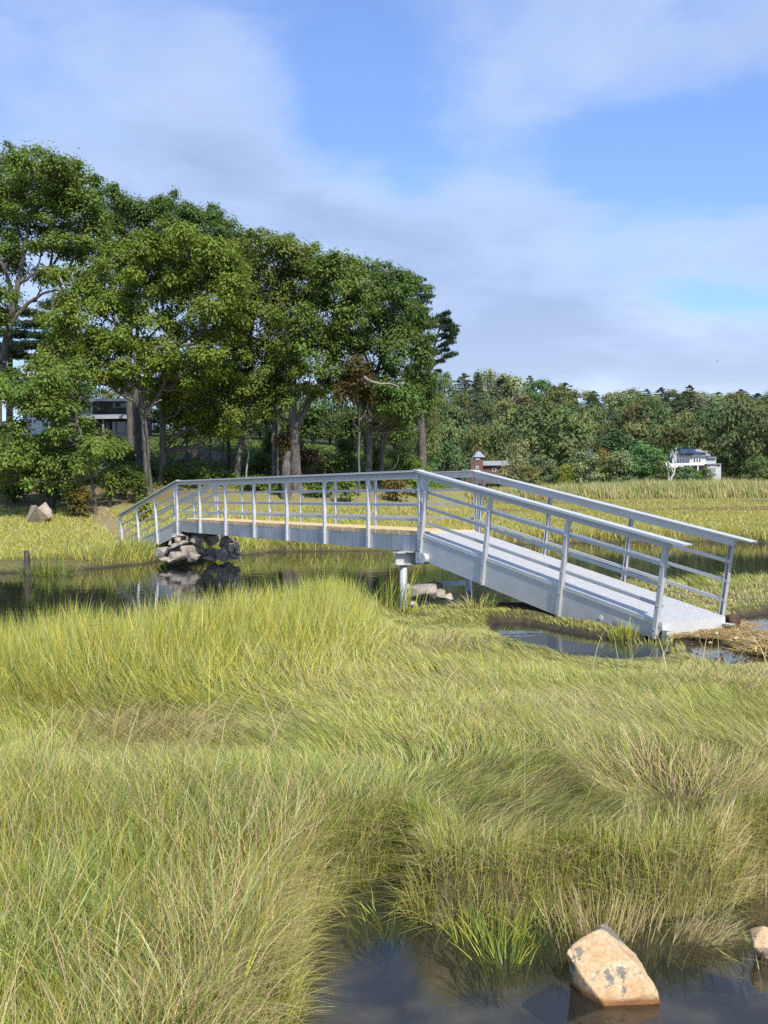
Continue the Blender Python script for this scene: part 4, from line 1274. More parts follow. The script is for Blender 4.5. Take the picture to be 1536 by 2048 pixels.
def pine(name, label, Y, trunk, plates, seed, group=GG, base=PINE, bark='bark'):
    r = np.random.default_rng(seed); k = Y / F
    foot = at(trunk[0][0], trunk[0][1], Y); gz = H1(foot[0], foot[1]); o3 = np.array((foot[0], foot[1], gz))
    root = thing(name, label, 'tree', o3, 0, group)
    b = MB(); tp = [at(x, y, Y) for x, y, _ in trunk]; tr = [q[2] for q in trunk]
    tp.insert(0, np.array((foot[0], foot[1], min(gz, foot[2]) - .3))); tr.insert(0, tr[0] * 1.2)
    pts = curve_pts(tp, 4, .02, r); dd = np.r_[0, np.cumsum(np.linalg.norm(np.diff(np.array(tp), axis=0), axis=1))]
    b.tube(pts, np.interp(np.linspace(0, dd[-1], len(pts)), dd, tr), 8, .12)
    lv = Leaves()
    for (px, py, rx, ry) in plates:
        rx, ry = rx * 1.25, ry * 1.35; c = at(px, py, Y + r.normal(0, 1.2)); radii = np.array((rx * k, rx * k, max(ry * k * .6, .12)))
        n = int(rx * rx * k * k * 3.14 * 170) + 60
        d = unit(r.normal(0, 1, (n, 3))) * r.random((n, 1)) ** .5
        cc = c + d * radii
        nrm = unit(np.array((0, 0, .5)) + r.normal(0, .7, (n, 3)))
        ax = unit(r.normal(0, .6, (n, 3)) + np.array((0, 0, .5)))
        V, q = leaf_quads(cc, nrm, ax, .26 * (.6 + .8 * r.random(n)), .22)
        col = base * (1 + .4 * (r.random((n, 1)) - .5)); lv.add(V, q, np.repeat(col, 4, 0))
        j = np.argmin(np.abs(pts[:, 2] - (c[2] - .25 * abs(c[0] - pts[:, 0]))))
        a = pts[j]
        b.tube(curve_pts([a, (a + c) / 2 - np.array((0, 0, .1)), c], 3, .04, r), np.linspace(.05, .015, 7), 5)
        for _ in range(3):
            e2 = c + unit(r.normal(0, 1, 3)) * radii * .8
            b.tube(curve_pts([a * .4 + c * .6, e2], 3, .02, r), np.linspace(.02, .008, 4), 4)
    obj('trunk', b.mesh('trunk', o3, True), MAT[bark], root)
    obj('crown', lv.mesh('crown', o3), MAT['leaf'], root)


pine('pine_tree', 'tall pine with upswept boughs behind the right end of the grove', 57,
     [(846, 940, .24), (842, 800, .2), (836, 700, .15), (826, 620, .09), (812, 550, .03)],
     [(808, 552, 20, 10), (828, 560, 22, 9), (795, 570, 26, 12), (842, 576, 20, 8), (820, 582, 26, 10), (852, 592, 16, 7), (838, 604, 22, 9), (812, 606, 28, 10), (850, 640, 22, 8), (830, 655, 26, 10), (862, 652, 14, 6), (838, 680, 26, 10), (856, 700, 18, 8), (820, 636, 24, 10), (848, 618, 14, 6)], 31)
pine('pine_tree', 'thin leaning pine with sparse tufts standing clear against the sky', 58,
     [(838, 940, .16), (848, 800, .12), (858, 740, .10), (868, 695, .08), (880, 655, .05), (886, 628, .02)],
     [(884, 634, 13, 8), (892, 640, 10, 6), (905, 652, 12, 5), (897, 660, 12, 5), (908, 668, 9, 4), (890, 672, 12, 5), (900, 684, 11, 4), (888, 690, 10, 4), (906, 708, 10, 4), (894, 712, 10, 4), (882, 722, 9, 4), (872, 706, 9, 5), (876, 742, 8, 4), (884, 652, 9, 6), (912, 660, 8, 4), (893, 626, 8, 5), (880, 642, 9, 6), (902, 676, 10, 4), (890, 700, 9, 4), (868, 724, 9, 5), (898, 645, 9, 5)], 32)
pine('pine_tree', 'slim pine with flat layered boughs against the sky at the left edge', 62,
     [(18, 940, .24), (19, 800, .2), (20, 680, .15), (22, 560, .06)],
     [(50, 625, 36, 8), (-10, 640, 40, 8), (70, 650, 40, 8), (30, 668, 44, 8), (95, 672, 32, 8), (60, 690, 44, 7), (5, 700, 40, 8), (40, 712, 36, 6), (-30, 690, 40, 8), (-25, 740, 50, 12), (10, 748, 30, 10)], 33)
pine('pine_tree', 'pine with long drooping dark boughs between the left oak and the front maple', 63,
     [(150, 940, .26), (150, 800, .22), (148, 700, .18), (140, 600, .1)],
     [(110, 640, 36, 14), (130, 610, 40, 16), (95, 690, 40, 8), (120, 672, 40, 10), (130, 710, 44, 10), (100, 730, 30, 8), (160, 690, 30, 14), (150, 740, 40, 10), (110, 612, 30, 10), (90, 760, 30, 8)], 34, bark='bark')

# bare or thin trunks in the grove -----------------------------------
def snag(label, Y, pts, bark='bark', seed=1, name='bare_tree', limbs=(), group='bare trunks inside the grove', cat='tree'):
    r = np.random.default_rng(seed)
    foot = at(pts[0][0], pts[0][1], Y); gz = H1(foot[0], foot[1])
    b = MB(); tp = [np.array((foot[0], foot[1], min(gz, foot[2]) - .3))] + [at(x, y, Y) for x, y, _ in pts]; tr = [pts[0][2] * .9] + [q[2] * .72 for q in pts]
    p = curve_pts(tp, 4, .02, r); dd = np.r_[0, np.cumsum(np.linalg.norm(np.diff(np.array(tp), axis=0), axis=1))]
    b.tube(p, np.interp(np.linspace(0, dd[-1], len(p)), dd, tr), 9, .2)
    for lb in limbs:
        p2 = curve_pts([at(q[0], q[1], Y) for q in lb], 4, .02, r)
        b.tube(p2, np.interp(np.linspace(0, 1, len(p2)), np.linspace(0, 1, len(lb)), [q[2] for q in lb]), 6, .1)
    o3 = (foot[0], foot[1], gz)
    o = obj(name, b.mesh(name, o3, True), MAT[bark]); o.location = o3
    tag(o, label, cat, group)


snag('pale broken trunk standing left of the forked oak', 50, [(549, 955, .20), (549, 900, .18), (548, 845, .17)], 'bark', 1)
snag('slender bleached stem clinging to the pale broken trunk', 49.6, [(556, 900, .08), (557, 860, .08), (556, 838, .06), (558, 800, .03)], 'palebark', 2)
snag('short hollow grey stump at the foot of the forked oak', 47.5, [(572, 952, .30), (574, 925, .27), (577, 908, .17), (579, 902, .06)], 'bark', 3, limbs=[[(590, 948, .08), (594, 930, .08), (591, 915, .05)]], name='tree_stump', cat='stump')
snag('thin pale stem curving beside the leaning middle trunk', 50.5, [(492, 955, .07), (497, 900, .06), (495, 850, .05), (502, 800, .03)], 'palebark', 4)
snag('dark slim trunk left of the leaning middle trunk', 53, [(459, 940, .14), (457, 880, .12), (456, 800, .10), (455, 740, .06)], 'darkbark', 5)
snag('thin grey trunk in front of the smaller rock ledge', 52, [(448, 940, .08), (446, 880, .07), (449, 800, .05)], 'bark', 6)
snag('narrow trunk in front of the long rock ledge', 52, [(421, 930, .09), (420, 870, .08), (420, 800, .06)], 'bark', 7)
snag('dim trunk left of the long rock ledge', 55, [(374, 925, .11), (373, 860, .10), (372, 780, .07)], 'bark', 8)
snag('grey trunk behind the upper left oak foliage', 58, [(106, 800, .2), (105, 720, .18), (103, 660, .15), (106, 590, .1)], 'bark', 9)

# shrubs --------------------------------------------------------------
def shrub(label, px, py, rx, ry, Y, base, seed, leaf=.15, group='shrubs on the wooded bank', dens=1.0, n_blobs=6, name='shrub', cat='shrub', drop=True):
    r = np.random.default_rng(seed); k = Y / F
    c0 = at(px, py, Y); foot = at(px, py + ry, Y); gz = H1(foot[0], foot[1])
    o3 = np.array((foot[0], foot[1], gz))
    root = thing(name, label, cat, o3, 0, group)
    lv = Leaves(); b = MB()
    zb = min(gz, foot[2])
    for i in range(n_blobs):
        ox, oz = r.uniform(-.6, .6), r.uniform(-.5, .6)
        c = c0 + np.array((ox * rx * k, r.uniform(-.5, .5) * rx * k, oz * ry * k))
        rr = np.array((rx * k * r.uniform(.4, .6), rx * k * .5, ry * k * r.uniform(.35, .55)))
        n = int(rr[0] * rr[2] * 3.14 * 330 * dens * (.2 / leaf) ** 2 * .8) + 60
        lv.add(*blob_leaves(c, rr, n, leaf, base * r.uniform(.85, 1.15), r, 12, .16, .8))
        b.tube(curve_pts([np.array((o3[0] + r.normal(0, .1), o3[1], zb - .1)), c], 4, .03, r), np.linspace(.035, .012, 5), 5)
    if zb < c0[2] - ry * k * .8:   # skirt down to the ground
        n = int(rx * k * 2 * 160 * dens)
        c = np.array((c0[0], c0[1], (zb + c0[2]) / 2)); rr = np.array((rx * k * .9, rx * k * .5, max((c0[2] - zb) / 2, .2)))
        lv.add(*blob_leaves(c, rr, n + 100, leaf, base * .9, r, 12, .16, .9))
    obj('stems', b.mesh('stems', o3), MAT['darkbark'], root)
    obj('crown', lv.mesh('crown', o3), MAT['leaf'], root)
    return root


SH = [('dark shrub under the low spreading oak at the left edge', 30, 975, 34, 22, 46.5, SHRUB), ('round dark shrub behind the whitish boulder', 105, 965, 34, 20, 45, SHRUB * .8),
      ('yellow and red tinged shrub at the foot of the leaning thin trunk', 161, 1000, 16, 20, 42.5, np.array((.16, .12, .025))), ('dark narrow bush left of the red tinged shrub', 146, 985, 11, 26, 43, SHRUB * .7),
      ('dense dark shrub on the bank left of the front maple trunk', 245, 955, 36, 24, 47, SHRUB * .75), ('small bright yellow green sapling in front of the dense dark shrub', 219, 962, 10, 18, 45.5, YG),
      ('dark bush hugging the front maple trunk', 282, 965, 16, 20, 46, SHRUB * .8), ('yellow flowering bush beyond the top of the left ramp', 290, 1012, 13, 10, 41, np.array((.26, .27, .03))),
      ('leafy bush growing below the house porch', 215, 905, 36, 14, 56, OAK * .9), ('shrub under the porch corner', 250, 912, 26, 16, 55, SHRUB), ('low shrub between the two grey trunks', 305, 940, 26, 16, 52, SHRUB),
      ('hedge like shrub left of the long rock ledge', 345, 945, 30, 16, 50, SHRUB), ('green shrub below the long rock ledge', 400, 950, 34, 13, 50.5, SHRUB * 1.1), ('shrub at the foot of the leaning middle trunk', 450, 955, 26, 14, 50.5, SHRUB),
      ('leafy shrub between the middle trunk and the broken trunk', 520, 930, 26, 30, 53, OAK * .85), ('dim shrub behind the pale broken trunk', 540, 890, 26, 30, 56, OAKD * .8),
      ('russet tinged shrub wrapped around the forked oak base', 612, 905, 34, 32, 50.5, np.array((.085, .065, .03))), ('dark leafy mass where the forked oak divides', 575, 880, 24, 22, 49.3, BRN * .55), ('mid green conifer like shrub right of the forked oak', 660, 925, 34, 28, 52, OAK * .9),
      ('dark shrub left of the thin straight trunk', 695, 905, 26, 34, 54, OAKD * .8), ('dark shrub between the grey oak and the double trunk', 748, 915, 18, 30, 54, OAKD * .75), ('leafy bush right of the double trunk', 800, 915, 30, 28, 55, OAK), ('low bright bush at the right end of the grove', 832, 935, 26, 18, 56, OAK * 1.2),
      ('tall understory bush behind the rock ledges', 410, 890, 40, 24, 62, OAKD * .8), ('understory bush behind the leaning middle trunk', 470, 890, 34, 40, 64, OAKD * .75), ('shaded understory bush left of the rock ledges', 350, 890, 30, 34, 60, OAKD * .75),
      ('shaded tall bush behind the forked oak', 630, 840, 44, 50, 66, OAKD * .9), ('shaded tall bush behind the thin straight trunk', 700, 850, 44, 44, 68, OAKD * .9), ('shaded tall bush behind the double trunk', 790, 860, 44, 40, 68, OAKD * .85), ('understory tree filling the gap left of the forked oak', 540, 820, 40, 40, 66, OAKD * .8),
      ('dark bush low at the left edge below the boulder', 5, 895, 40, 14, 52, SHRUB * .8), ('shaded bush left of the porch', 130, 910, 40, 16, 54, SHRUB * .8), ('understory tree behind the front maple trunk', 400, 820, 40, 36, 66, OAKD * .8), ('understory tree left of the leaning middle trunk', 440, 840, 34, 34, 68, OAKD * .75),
      ('low green bush in the grass left of the grey oak', 690, 965, 20, 8, 47, OAK), ('orange tinged low bush by the double trunk', 790, 968, 26, 7, 48, np.array((.16, .11, .03))), ('low grassy bush right of the double trunk', 840, 965, 24, 10, 50, OAK * 1.1),
      ('low dark bush beside the forked oak stump', 640, 968, 26, 9, 48, OAKD), ('low dark bush beside the middle trunk', 510, 968, 26, 8, 49, OAKD), ('low shrub left of the pale broken trunk', 560, 970, 20, 8, 48.5, SHRUB)]
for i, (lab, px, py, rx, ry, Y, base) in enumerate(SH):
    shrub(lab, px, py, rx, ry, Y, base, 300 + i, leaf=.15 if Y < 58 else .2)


def ground_cover():
    n = 26000
    x = rng.uniform(-24, 5, n); y = rng.uniform(45, 64, n)
    lh = left_hill(x, y); k = lh + .5 * (fbm(x * .35, y * .35, 31) - .5) > 1.85
    x, y = x[k], y[k]; n = len(x)
    h = H(x, y)
    bumps = fbm(x * 1.2, y * 1.2, 44)
    c = np.stack([x, y, h + .05 + .45 * bumps * rng.random(n)], 1)
    nrm = unit(np.array((0, -.2, 1.)) + rng.normal(0, .5, (n, 3))); ax = unit(rng.normal(0, 1, (n, 3)))
    V, q = leaf_quads(c, nrm, ax, .2 * (.6 + .8 * rng.random(n)))
    col = SHRUB * (1 + .5 * (rng.random((n, 1)) - .5)) * (1.15)
    o = obj('ground_cover', mesh_arrays('ground_cover', V, q, None, np.repeat(col, 4, 0)), MAT['leaf'])
    tag(o, 'leafy green ground cover on the shaded bank under the trees', 'ground cover', kind='stuff')


ground_cover()


# ------------------------------------------------------------------ distant trees
def far_decid(seed, w=5.5, h=11, base=OAK, leaf=.62):
    """unit tree about h tall, crown half width w; foot at the origin"""
    r = np.random.default_rng(seed)
    b = MB(); b.tube([(0, 0, -1.5), (0, 0, h * .3), (r.normal(0, .3), r.normal(0, .3), h * .75)], [.32, .26, .08], 7, .1)
    lv = Leaves()
    nb = 20
    for i in range(nb):
        t = (i + .5) / nb
        z = h * (.16 + .78 * t); prof = math.sqrt(max(0, 1 - ((t - .38) / .66) ** 2))
        a = i * 2.4 + r.normal(0, .4); rad = w * prof * r.uniform(.45, .8)
        c = np.array((math.cos(a) * rad, math.sin(a) * rad, z))
        rr = np.array((1, 1, .62)) * w * r.uniform(.28, .42)
        lv.add(*blob_leaves(c, rr, 190, leaf, base * r.uniform(.82, 1.18), r, 8, leaf * .9, .6))
        b.tube([(0, 0, z * .6), tuple(c)], [.1, .03], 4)
    return b.mesh('trunk', smooth=True), lv.mesh('crown', (0, 0, 0))


def far_pine(seed, w=5.6, h=18, base=PINE, leaf=.75):
    r = np.random.default_rng(seed)
    b = MB(); b.tube([(0, 0, -1.5), (0, 0, h * .5), (r.normal(0, .3), r.normal(0, .3), h)], [.34, .24, .05], 7, .1)
    lv = Leaves()
    nl = 15
    for i in range(nl):
        t = i / (nl - 1); z = h * (.22 + .75 * t)
        ww = w * (1 - t) ** .55 * r.uniform(.75, 1.15) + .5
        nbough = 6 if t < .8 else 4
        for j in range(nbough):
            a = j * 2 * PI / nbough + r.uniform(-.5, .5); rad = ww * r.uniform(.5, 1.0)
            c = np.array((math.cos(a) * rad * .75, math.sin(a) * rad * .75, z + .16 * rad + r.normal(0, .25)))
            n = 46
            d = unit(r.normal(0, 1, (n, 3))) * r.random((n, 1)) ** .5 * np.array((max(ww * .36, .5), max(ww * .36, .5), .34))
            nrm = unit(np.array((0, 0, 1.1)) + r.normal(0, .5, (n, 3))); ax = unit(r.normal(0, 1, (n, 3)) + np.array((math.cos(a), math.sin(a), .5)))
            V, q = leaf_quads(c + d, nrm, ax, leaf * (.6 + .8 * r.random(n)), .42)
            lv.add(V, q, np.repeat(base * (1 + .4 * (r.random((n, 1)) - .5)) * r.uniform(.85, 1.15), 4, 0))
            b.tube([(0, 0, z - .3), tuple(c)], [.06, .02], 4)
    return b.mesh('trunk', smooth=True), lv.mesh('crown', (0, 0, 0))


VAR = {'oak': [far_decid(501 + i, base=np.array((.13, .185, .062))) for i in range(5)],  # far crowns lightened and blued: distance haze put into the leaf colour
       'yellow': [far_decid(511 + i, base=np.array((.24, .28, .05))) for i in range(2)],
       'olive': [far_decid(521 + i, base=np.array((.155, .185, .065))) for i in range(3)],
       'dark': [far_decid(531 + i, base=np.array((.092, .138, .054))) for i in range(3)],
       'pale': [far_decid(541 + i, base=np.array((.21, .245, .11))) for i in range(2)],
       'pine': [far_pine(551 + i, base=np.array((.110, .160, .095))) for i in range(5)],
       'palepine': [far_pine(561 + i, base=np.array((.16, .21, .115))) for i in range(3)]}
NAT = {k: (11.0, 5.5) for k in VAR}; NAT['pine'] = NAT['palepine'] = (18.3, 5.6)
protos = {}
ORD = ['first', 'second', 'third', 'fourth', 'fifth', 'sixth', 'seventh', 'eighth', 'ninth', 'tenth', 'eleventh', 'twelfth', 'thirteenth', 'fourteenth', 'fifteenth', 'sixteenth',
       'seventeenth', 'eighteenth', 'nineteenth', 'twentieth', 'twenty first', 'twenty second', 'twenty third', 'twenty fourth', 'twenty fifth', 'twenty sixth', 'twenty seventh', 'twenty eighth', 'twenty ninth', 'thirtieth']


def far_tree(kind, px, ptop, wpx, Y, label, group, name=None, seed=0):
    """a distant tree whose top shows at photo row ptop"""
    top = at(px, ptop, Y)
    gz = H1(top[0], top[1])
    hgt = max(top[2] - gz, 2.0)
    vi = seed % len(VAR[kind])
    nm = name or ('pine_tree' if 'pine' in kind else 'tree')
    key = (kind, vi)
    root = thing(nm, label, 'tree', (top[0], top[1], gz), (seed * 2.13) % 6.28, group)
    nh, nw = NAT[kind]
    sx = wpx * Y / F / nw; sz = hgt / nh
    root.scale = (sx, sx, sz)
    if key not in protos:
        tm, cm = VAR[kind][vi]
        tm.materials.append(MAT['darkbark']); cm.materials.append(MAT['farleaf'])
        protos[key] = (obj('trunk', tm, None, root), obj('crown', cm, None, root))
    else:
        for p in protos[key]:
            c = p.copy(); C.objects.link(c); c.parent = root
    return root


KN = {'oak': 'green broadleaf tree', 'olive': 'olive broadleaf tree', 'dark': 'dark broadleaf tree', 'pale': 'pale broadleaf tree', 'yellow': 'yellow green tree', 'pine': 'dark pine', 'palepine': 'pale green pine'}
rows = [('on the ridge line', 420, np.arange(866, 1760, 27), lambda x: np.interp(x, [640, 860, 900, 960, 1060, 1110, 1150, 1200, 1250, 1300, 1360, 1400, 1450, 1500, 1560, 1700], [775, 762, 752, 756, 758, 770, 778, 784, 786, 778, 775, 780, 785, 782, 785, 780]), ['palepine', 'pale', 'pine', 'palepine', 'oak', 'palepine', 'pale'], 36),  # pale kinds on the high rows stand in for haze over the hill
        ('on the upper slope below the ridge', 360, np.arange(800, 1760, 40), lambda x: 793 + 6 * np.sin(x * .05) - 20 * np.exp(-((x - 1000) / 130) ** 2), ['palepine', 'oak', 'pale', 'palepine', 'oak'], 35),
        ('on the middle slope', 300, np.arange(480, 1760, 44), lambda x: 815 + 8 * np.sin(x * .037) - 16 * np.exp(-((x - 1000) / 130) ** 2) + np.where(x < 850, 10, 0), ['oak', 'palepine', 'dark', 'oak', 'palepine', 'olive'], 38),
        ('on the lower slope', 250, np.arange(480, 1780, 52), lambda x: 840 + 9 * np.sin(x * .021), ['oak', 'dark', 'olive', 'oak', 'dark'], 44)]
sd = 0
cnt = {}
for rn_, Y, xs, topf, kinds, wp in rows:
    for x in xs:
        sd += 1
        kd = kinds[(sd * 7 + int(x)) % len(kinds)]
        xx = x + random.uniform(-9, 9); yy = float(topf(xx)) + random.uniform(-7, 9)
        if Y > 400: yy -= 3 + 9 * math.exp(-((xx - 1000) / 130) ** 2)
        c = cnt[(rn_, kd)] = cnt.get((rn_, kd), 0) + 1
        w = wp * random.uniform(.8, 1.2) * (.9 if 'pine' in kd else 1)
        far_tree(kd, xx, yy, w, Y + random.uniform(-14, 14), '%s %s %s counting from the grove' % (ORD[c - 1], KN[kd], rn_), 'trees %s of the far hill' % rn_[3:] if rn_.startswith('on ') else rn_, seed=sd)
FOOT = [('olive', 1100, 812, 92, 212, 'largest dark olive round tree at the foot of the hill'), ('pale', 1035, 882, 34, 192, 'pale grey green rounded tree right of the brick house'),
        ('oak', 955, 850, 40, 225, 'green tree rising behind the brick house tower'), ('dark', 895, 885, 46, 185, 'low dark spreading tree left of the brick house'), ('oak', 850, 870, 46, 178, 'bright green tree at the end of the grove, above the far handrail'),
        ('olive', 1010, 850, 50, 235, 'olive tree behind the brick house roof'), ('yellow', 1205, 898, 26, 185, 'bright yellow green bush in the middle of the foot of the hill'), ('yellow', 1130, 930, 20, 181, 'small yellow bush below the largest olive tree'),
        ('pale', 1170, 903, 40, 182, 'pale green bush between the two yellow ones'), ('pale', 1085, 912, 34, 183, 'pale bush in front of the largest olive tree'), ('pale', 1240, 903, 46, 181, 'wide pale bush left of the white barked tree'), ('oak', 1290, 885, 44, 200, 'green tree behind the white barked tree'),
        ('dark', 1230, 865, 60, 215, 'dark tree above the wide pale bush'), ('oak', 1345, 862, 50, 206, 'broad green tree left behind the white house roof'), ('oak', 1400, 850, 40, 232, 'tree rising behind the solar panels'), ('dark', 1430, 815, 60, 235, 'tall dark tree behind the white house'),
        ('dark', 1480, 800, 62, 205, 'massive dark green tree right of the white house'), ('dark', 1535, 822, 50, 196, 'dark green tree at the right edge behind the reeds'), ('oak', 1512, 915, 34, 184, 'light green bush right of the white house'), ('dark', 1590, 830, 60, 200, 'dark tree just past the right edge'),
        ('oak', 1376, 933, 38, 179, 'rounded bush directly before the white house balcony posts'), ('oak', 1322, 922, 36, 178, 'low bush in front of the white house porch'), ('oak', 1280, 925, 36, 179, 'low green bush left of the white trunks'), ('olive', 1060, 930, 28, 180, 'low olive bush beside the brick house'), ('oak', 1412, 936, 22, 178, 'rounded low bush in front of the white house wing'), ('oak', 1560, 930, 34, 182, 'low bush at the right edge beyond the reeds'),
        ('oak', 1640, 900, 50, 190, 'green tree past the right edge of the white house meadow'), ('dark', 800, 880, 46, 150, 'dark tree seen behind the double trunk'), ('oak', 700, 860, 46, 140, 'tree seen between the forked oak and the grey oak'), ('oak', 750, 850, 50, 160, 'tree seen behind the grey oak'), ('dark', 640, 870, 46, 130, 'tree seen behind the leaning arm of the forked oak')]
for i, (kd, px, pt, w, Y, lab) in enumerate(FOOT):
    far_tree(kd, px, pt, w, Y, lab, 'trees at the foot of the far hill', seed=700 + i)

# white barked multi-stem tree in front of the far house
def birch():
    Y = 176
    foot = at(1340, 962, Y); gz = H1(foot[0], foot[1]); o3 = np.array((foot[0], foot[1], gz))
    root = thing('birch_tree', 'white barked bare stemmed tree in front of the far white house', 'tree', o3)
    b = MB()
    for pl in ([(1339, 965, .28), (1336, 945, .24), (1332, 925, .2)], [(1340, 965, .3), (1348, 945, .24), (1352, 925, .2), (1350, 900, .16), (1354, 895, .1)], [(1347, 945, .22), (1340, 930, .18), (1336, 922, .12)],
               [(1351, 925, .18), (1346, 905, .15), (1343, 897, .1)], [(1351, 905, .14), (1353, 893, .12), (1356, 888, .06)], [(1341, 915, .14), (1343, 905, .1), (1340, 902, .06)]):
        b.tube(curve_pts([at(x, y, Y) for x, y, _ in pl], 3, .04), np.interp(np.linspace(0, 1, 3 * (len(pl) - 1) + 1), np.linspace(0, 1, len(pl)), [q[2] * .62 for q in pl]), 7)
    obj('trunk', b.mesh('trunk', o3, True), MAT['whitebark'], root)
    lv = Leaves(); r = np.random.default_rng(3)
    for (px, py, rx, ry) in [(1335, 880, 24, 10), (1355, 872, 26, 10), (1318, 888, 20, 10), (1345, 865, 24, 8), (1372, 880, 14, 8)]:
        lv.add(*blob_leaves(at(px, py, Y), np.array((rx, rx, ry)) * Y / F, 420, .5, np.array((.10, .11, .035)), r, 8, .4, .6))
    obj('crown', lv.mesh('crown', o3), MAT['leaf'], root)


birch()


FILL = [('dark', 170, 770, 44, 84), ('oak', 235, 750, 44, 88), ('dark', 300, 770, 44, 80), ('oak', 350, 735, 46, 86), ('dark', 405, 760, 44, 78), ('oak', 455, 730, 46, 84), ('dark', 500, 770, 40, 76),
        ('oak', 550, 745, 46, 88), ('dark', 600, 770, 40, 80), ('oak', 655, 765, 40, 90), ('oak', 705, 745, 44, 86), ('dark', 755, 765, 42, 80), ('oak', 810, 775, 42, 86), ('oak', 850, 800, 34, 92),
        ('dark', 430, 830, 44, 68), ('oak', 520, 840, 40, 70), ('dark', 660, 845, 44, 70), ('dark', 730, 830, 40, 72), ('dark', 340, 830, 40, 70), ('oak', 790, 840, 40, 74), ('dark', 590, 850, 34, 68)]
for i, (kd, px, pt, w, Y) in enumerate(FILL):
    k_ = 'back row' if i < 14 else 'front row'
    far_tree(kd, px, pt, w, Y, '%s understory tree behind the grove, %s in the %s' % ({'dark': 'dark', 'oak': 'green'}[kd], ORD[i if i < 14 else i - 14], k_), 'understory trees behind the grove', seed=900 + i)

# ------------------------------------------------------------------ houses
def px_box(b, x0, x1, y0, y1, Y, d, off=0.):
    """box whose front spans photo pixels x0..x1, y0..y1 at distance Y, d metres deep"""
    p = at(x0, y1, Y); q = at(x1, y0, Y)
    b.box(p[0], q[0], Y + off, Y + off + d, p[2], q[2])


def far_house():
    Y = 200
    g = at(1400, 955, Y); o3 = np.array((g[0], g[1], H1(g[0], g[1])))
    h = thing('house', 'white two storey house with solar panels across the marsh', 'house', o3)

    def P(name, mat, boxes, parent=h):
        b = MB()
        for bx in boxes: px_box(b, *bx)
        off = o3
        return obj(name, b.mesh(name, off), MAT[mat], parent)
    P('wall', 'cedar', [(1345, 1412, 905, 962, Y, 9), (1412.2, 1432, 916, 962, Y + 1.5, 8), (1415, 1442, 929, 962, Y - 3, 6)])
    P('balcony', 'white_paint', [(1336, 1414, 926, 931, Y - 2.2, 2.1), (1336, 1366, 931.1, 935, Y - 2.2, 2.1)])
    for x in (1366, 1381, 1396): P('porch_post', 'white_paint', [(x - 1, x + 1, 931.2, 962, Y - 2.1, .25)])
    P('wall_shadow_recess' if False else 'porch_shade_sheet', 'grey_trim', [(1350, 1408, 934, 960, Y - .012, .01)])  # thin grey sheet on the wall, painted shade under the balcony
    r = P('roof', 'slate', [(1350, 1416, 902, 905.2, Y - 1, 10.5)])
    # sloped roof with panels
    b = MB(); p = at(1357, 912, Y + .5); q = at(1404, 898, Y + 5)
    b.hexa([(p[0], Y - .5, p[2] - .1), (q[0], Y - .5, p[2] - .1), (q[0], Y + 6, q[2] - .2), (p[0], Y + 6, q[2] - .2), (p[0], Y - .5, p[2] + .1), (q[0], Y - .5, p[2] + .1), (q[0], Y + 6, q[2] + .0), (p[0], Y + 6, q[2] + .0)])
    obj('upper_roof', b.mesh('roof', o3), MAT['slate'], h)
    for (x0, x1, ya, yb, dy) in ((1360, 1375, 898, 907, -1.6), (1376, 1391, 898, 907, -1.6), (1386, 1401, 904, 911.5, -2.6)):
        b = MB(); p = at(x0, yb, Y + dy); q = at(x1, ya, Y + dy)
        b.hexa([(p[0], Y + dy - .5, p[2]), (q[0], Y + dy - .5, p[2]), (q[0], Y + dy + .3, q[2]), (p[0], Y + dy + .3, q[2]), (p[0], Y + dy - .6, p[2] + .06), (q[0], Y + dy - .6, p[2] + .06), (q[0], Y + dy + .2, q[2] + .06), (p[0], Y + dy + .2, q[2] + .06)])
        obj('solar_panel', b.mesh('solar_panel', o3), MAT['solar'], h)
    for (x0, x1, y0, y1, yy) in ((1349, 1368, 916.5, 927, Y), (1387, 1402, 915, 926, Y), (1420, 1432, 933, 943, Y - 3)):
        w = P('window', 'white_paint', [(x0, x1, y0, y1, yy - .12, .115)])
        n = 4 if x1 - x0 > 15 else 3
        st = (x1 - x0) / n
        P('pane', 'glass', [(x0 + st * i + .9, x0 + st * (i + 1) - .9, y0 + 1.3, y1 - 1.3, yy - .15, .028) for i in range(n)], w)
    P('garage_door' if False else 'wing_roof', 'slate', [(1413, 1443, 927, 929, Y - 3.4, 6.6), (1411, 1433, 913.5, 916, Y + 1, 8.5)])
    P('chimney', 'brick', [(1393, 1397, 896, 902, Y + 7, 1.0)])


far_house()


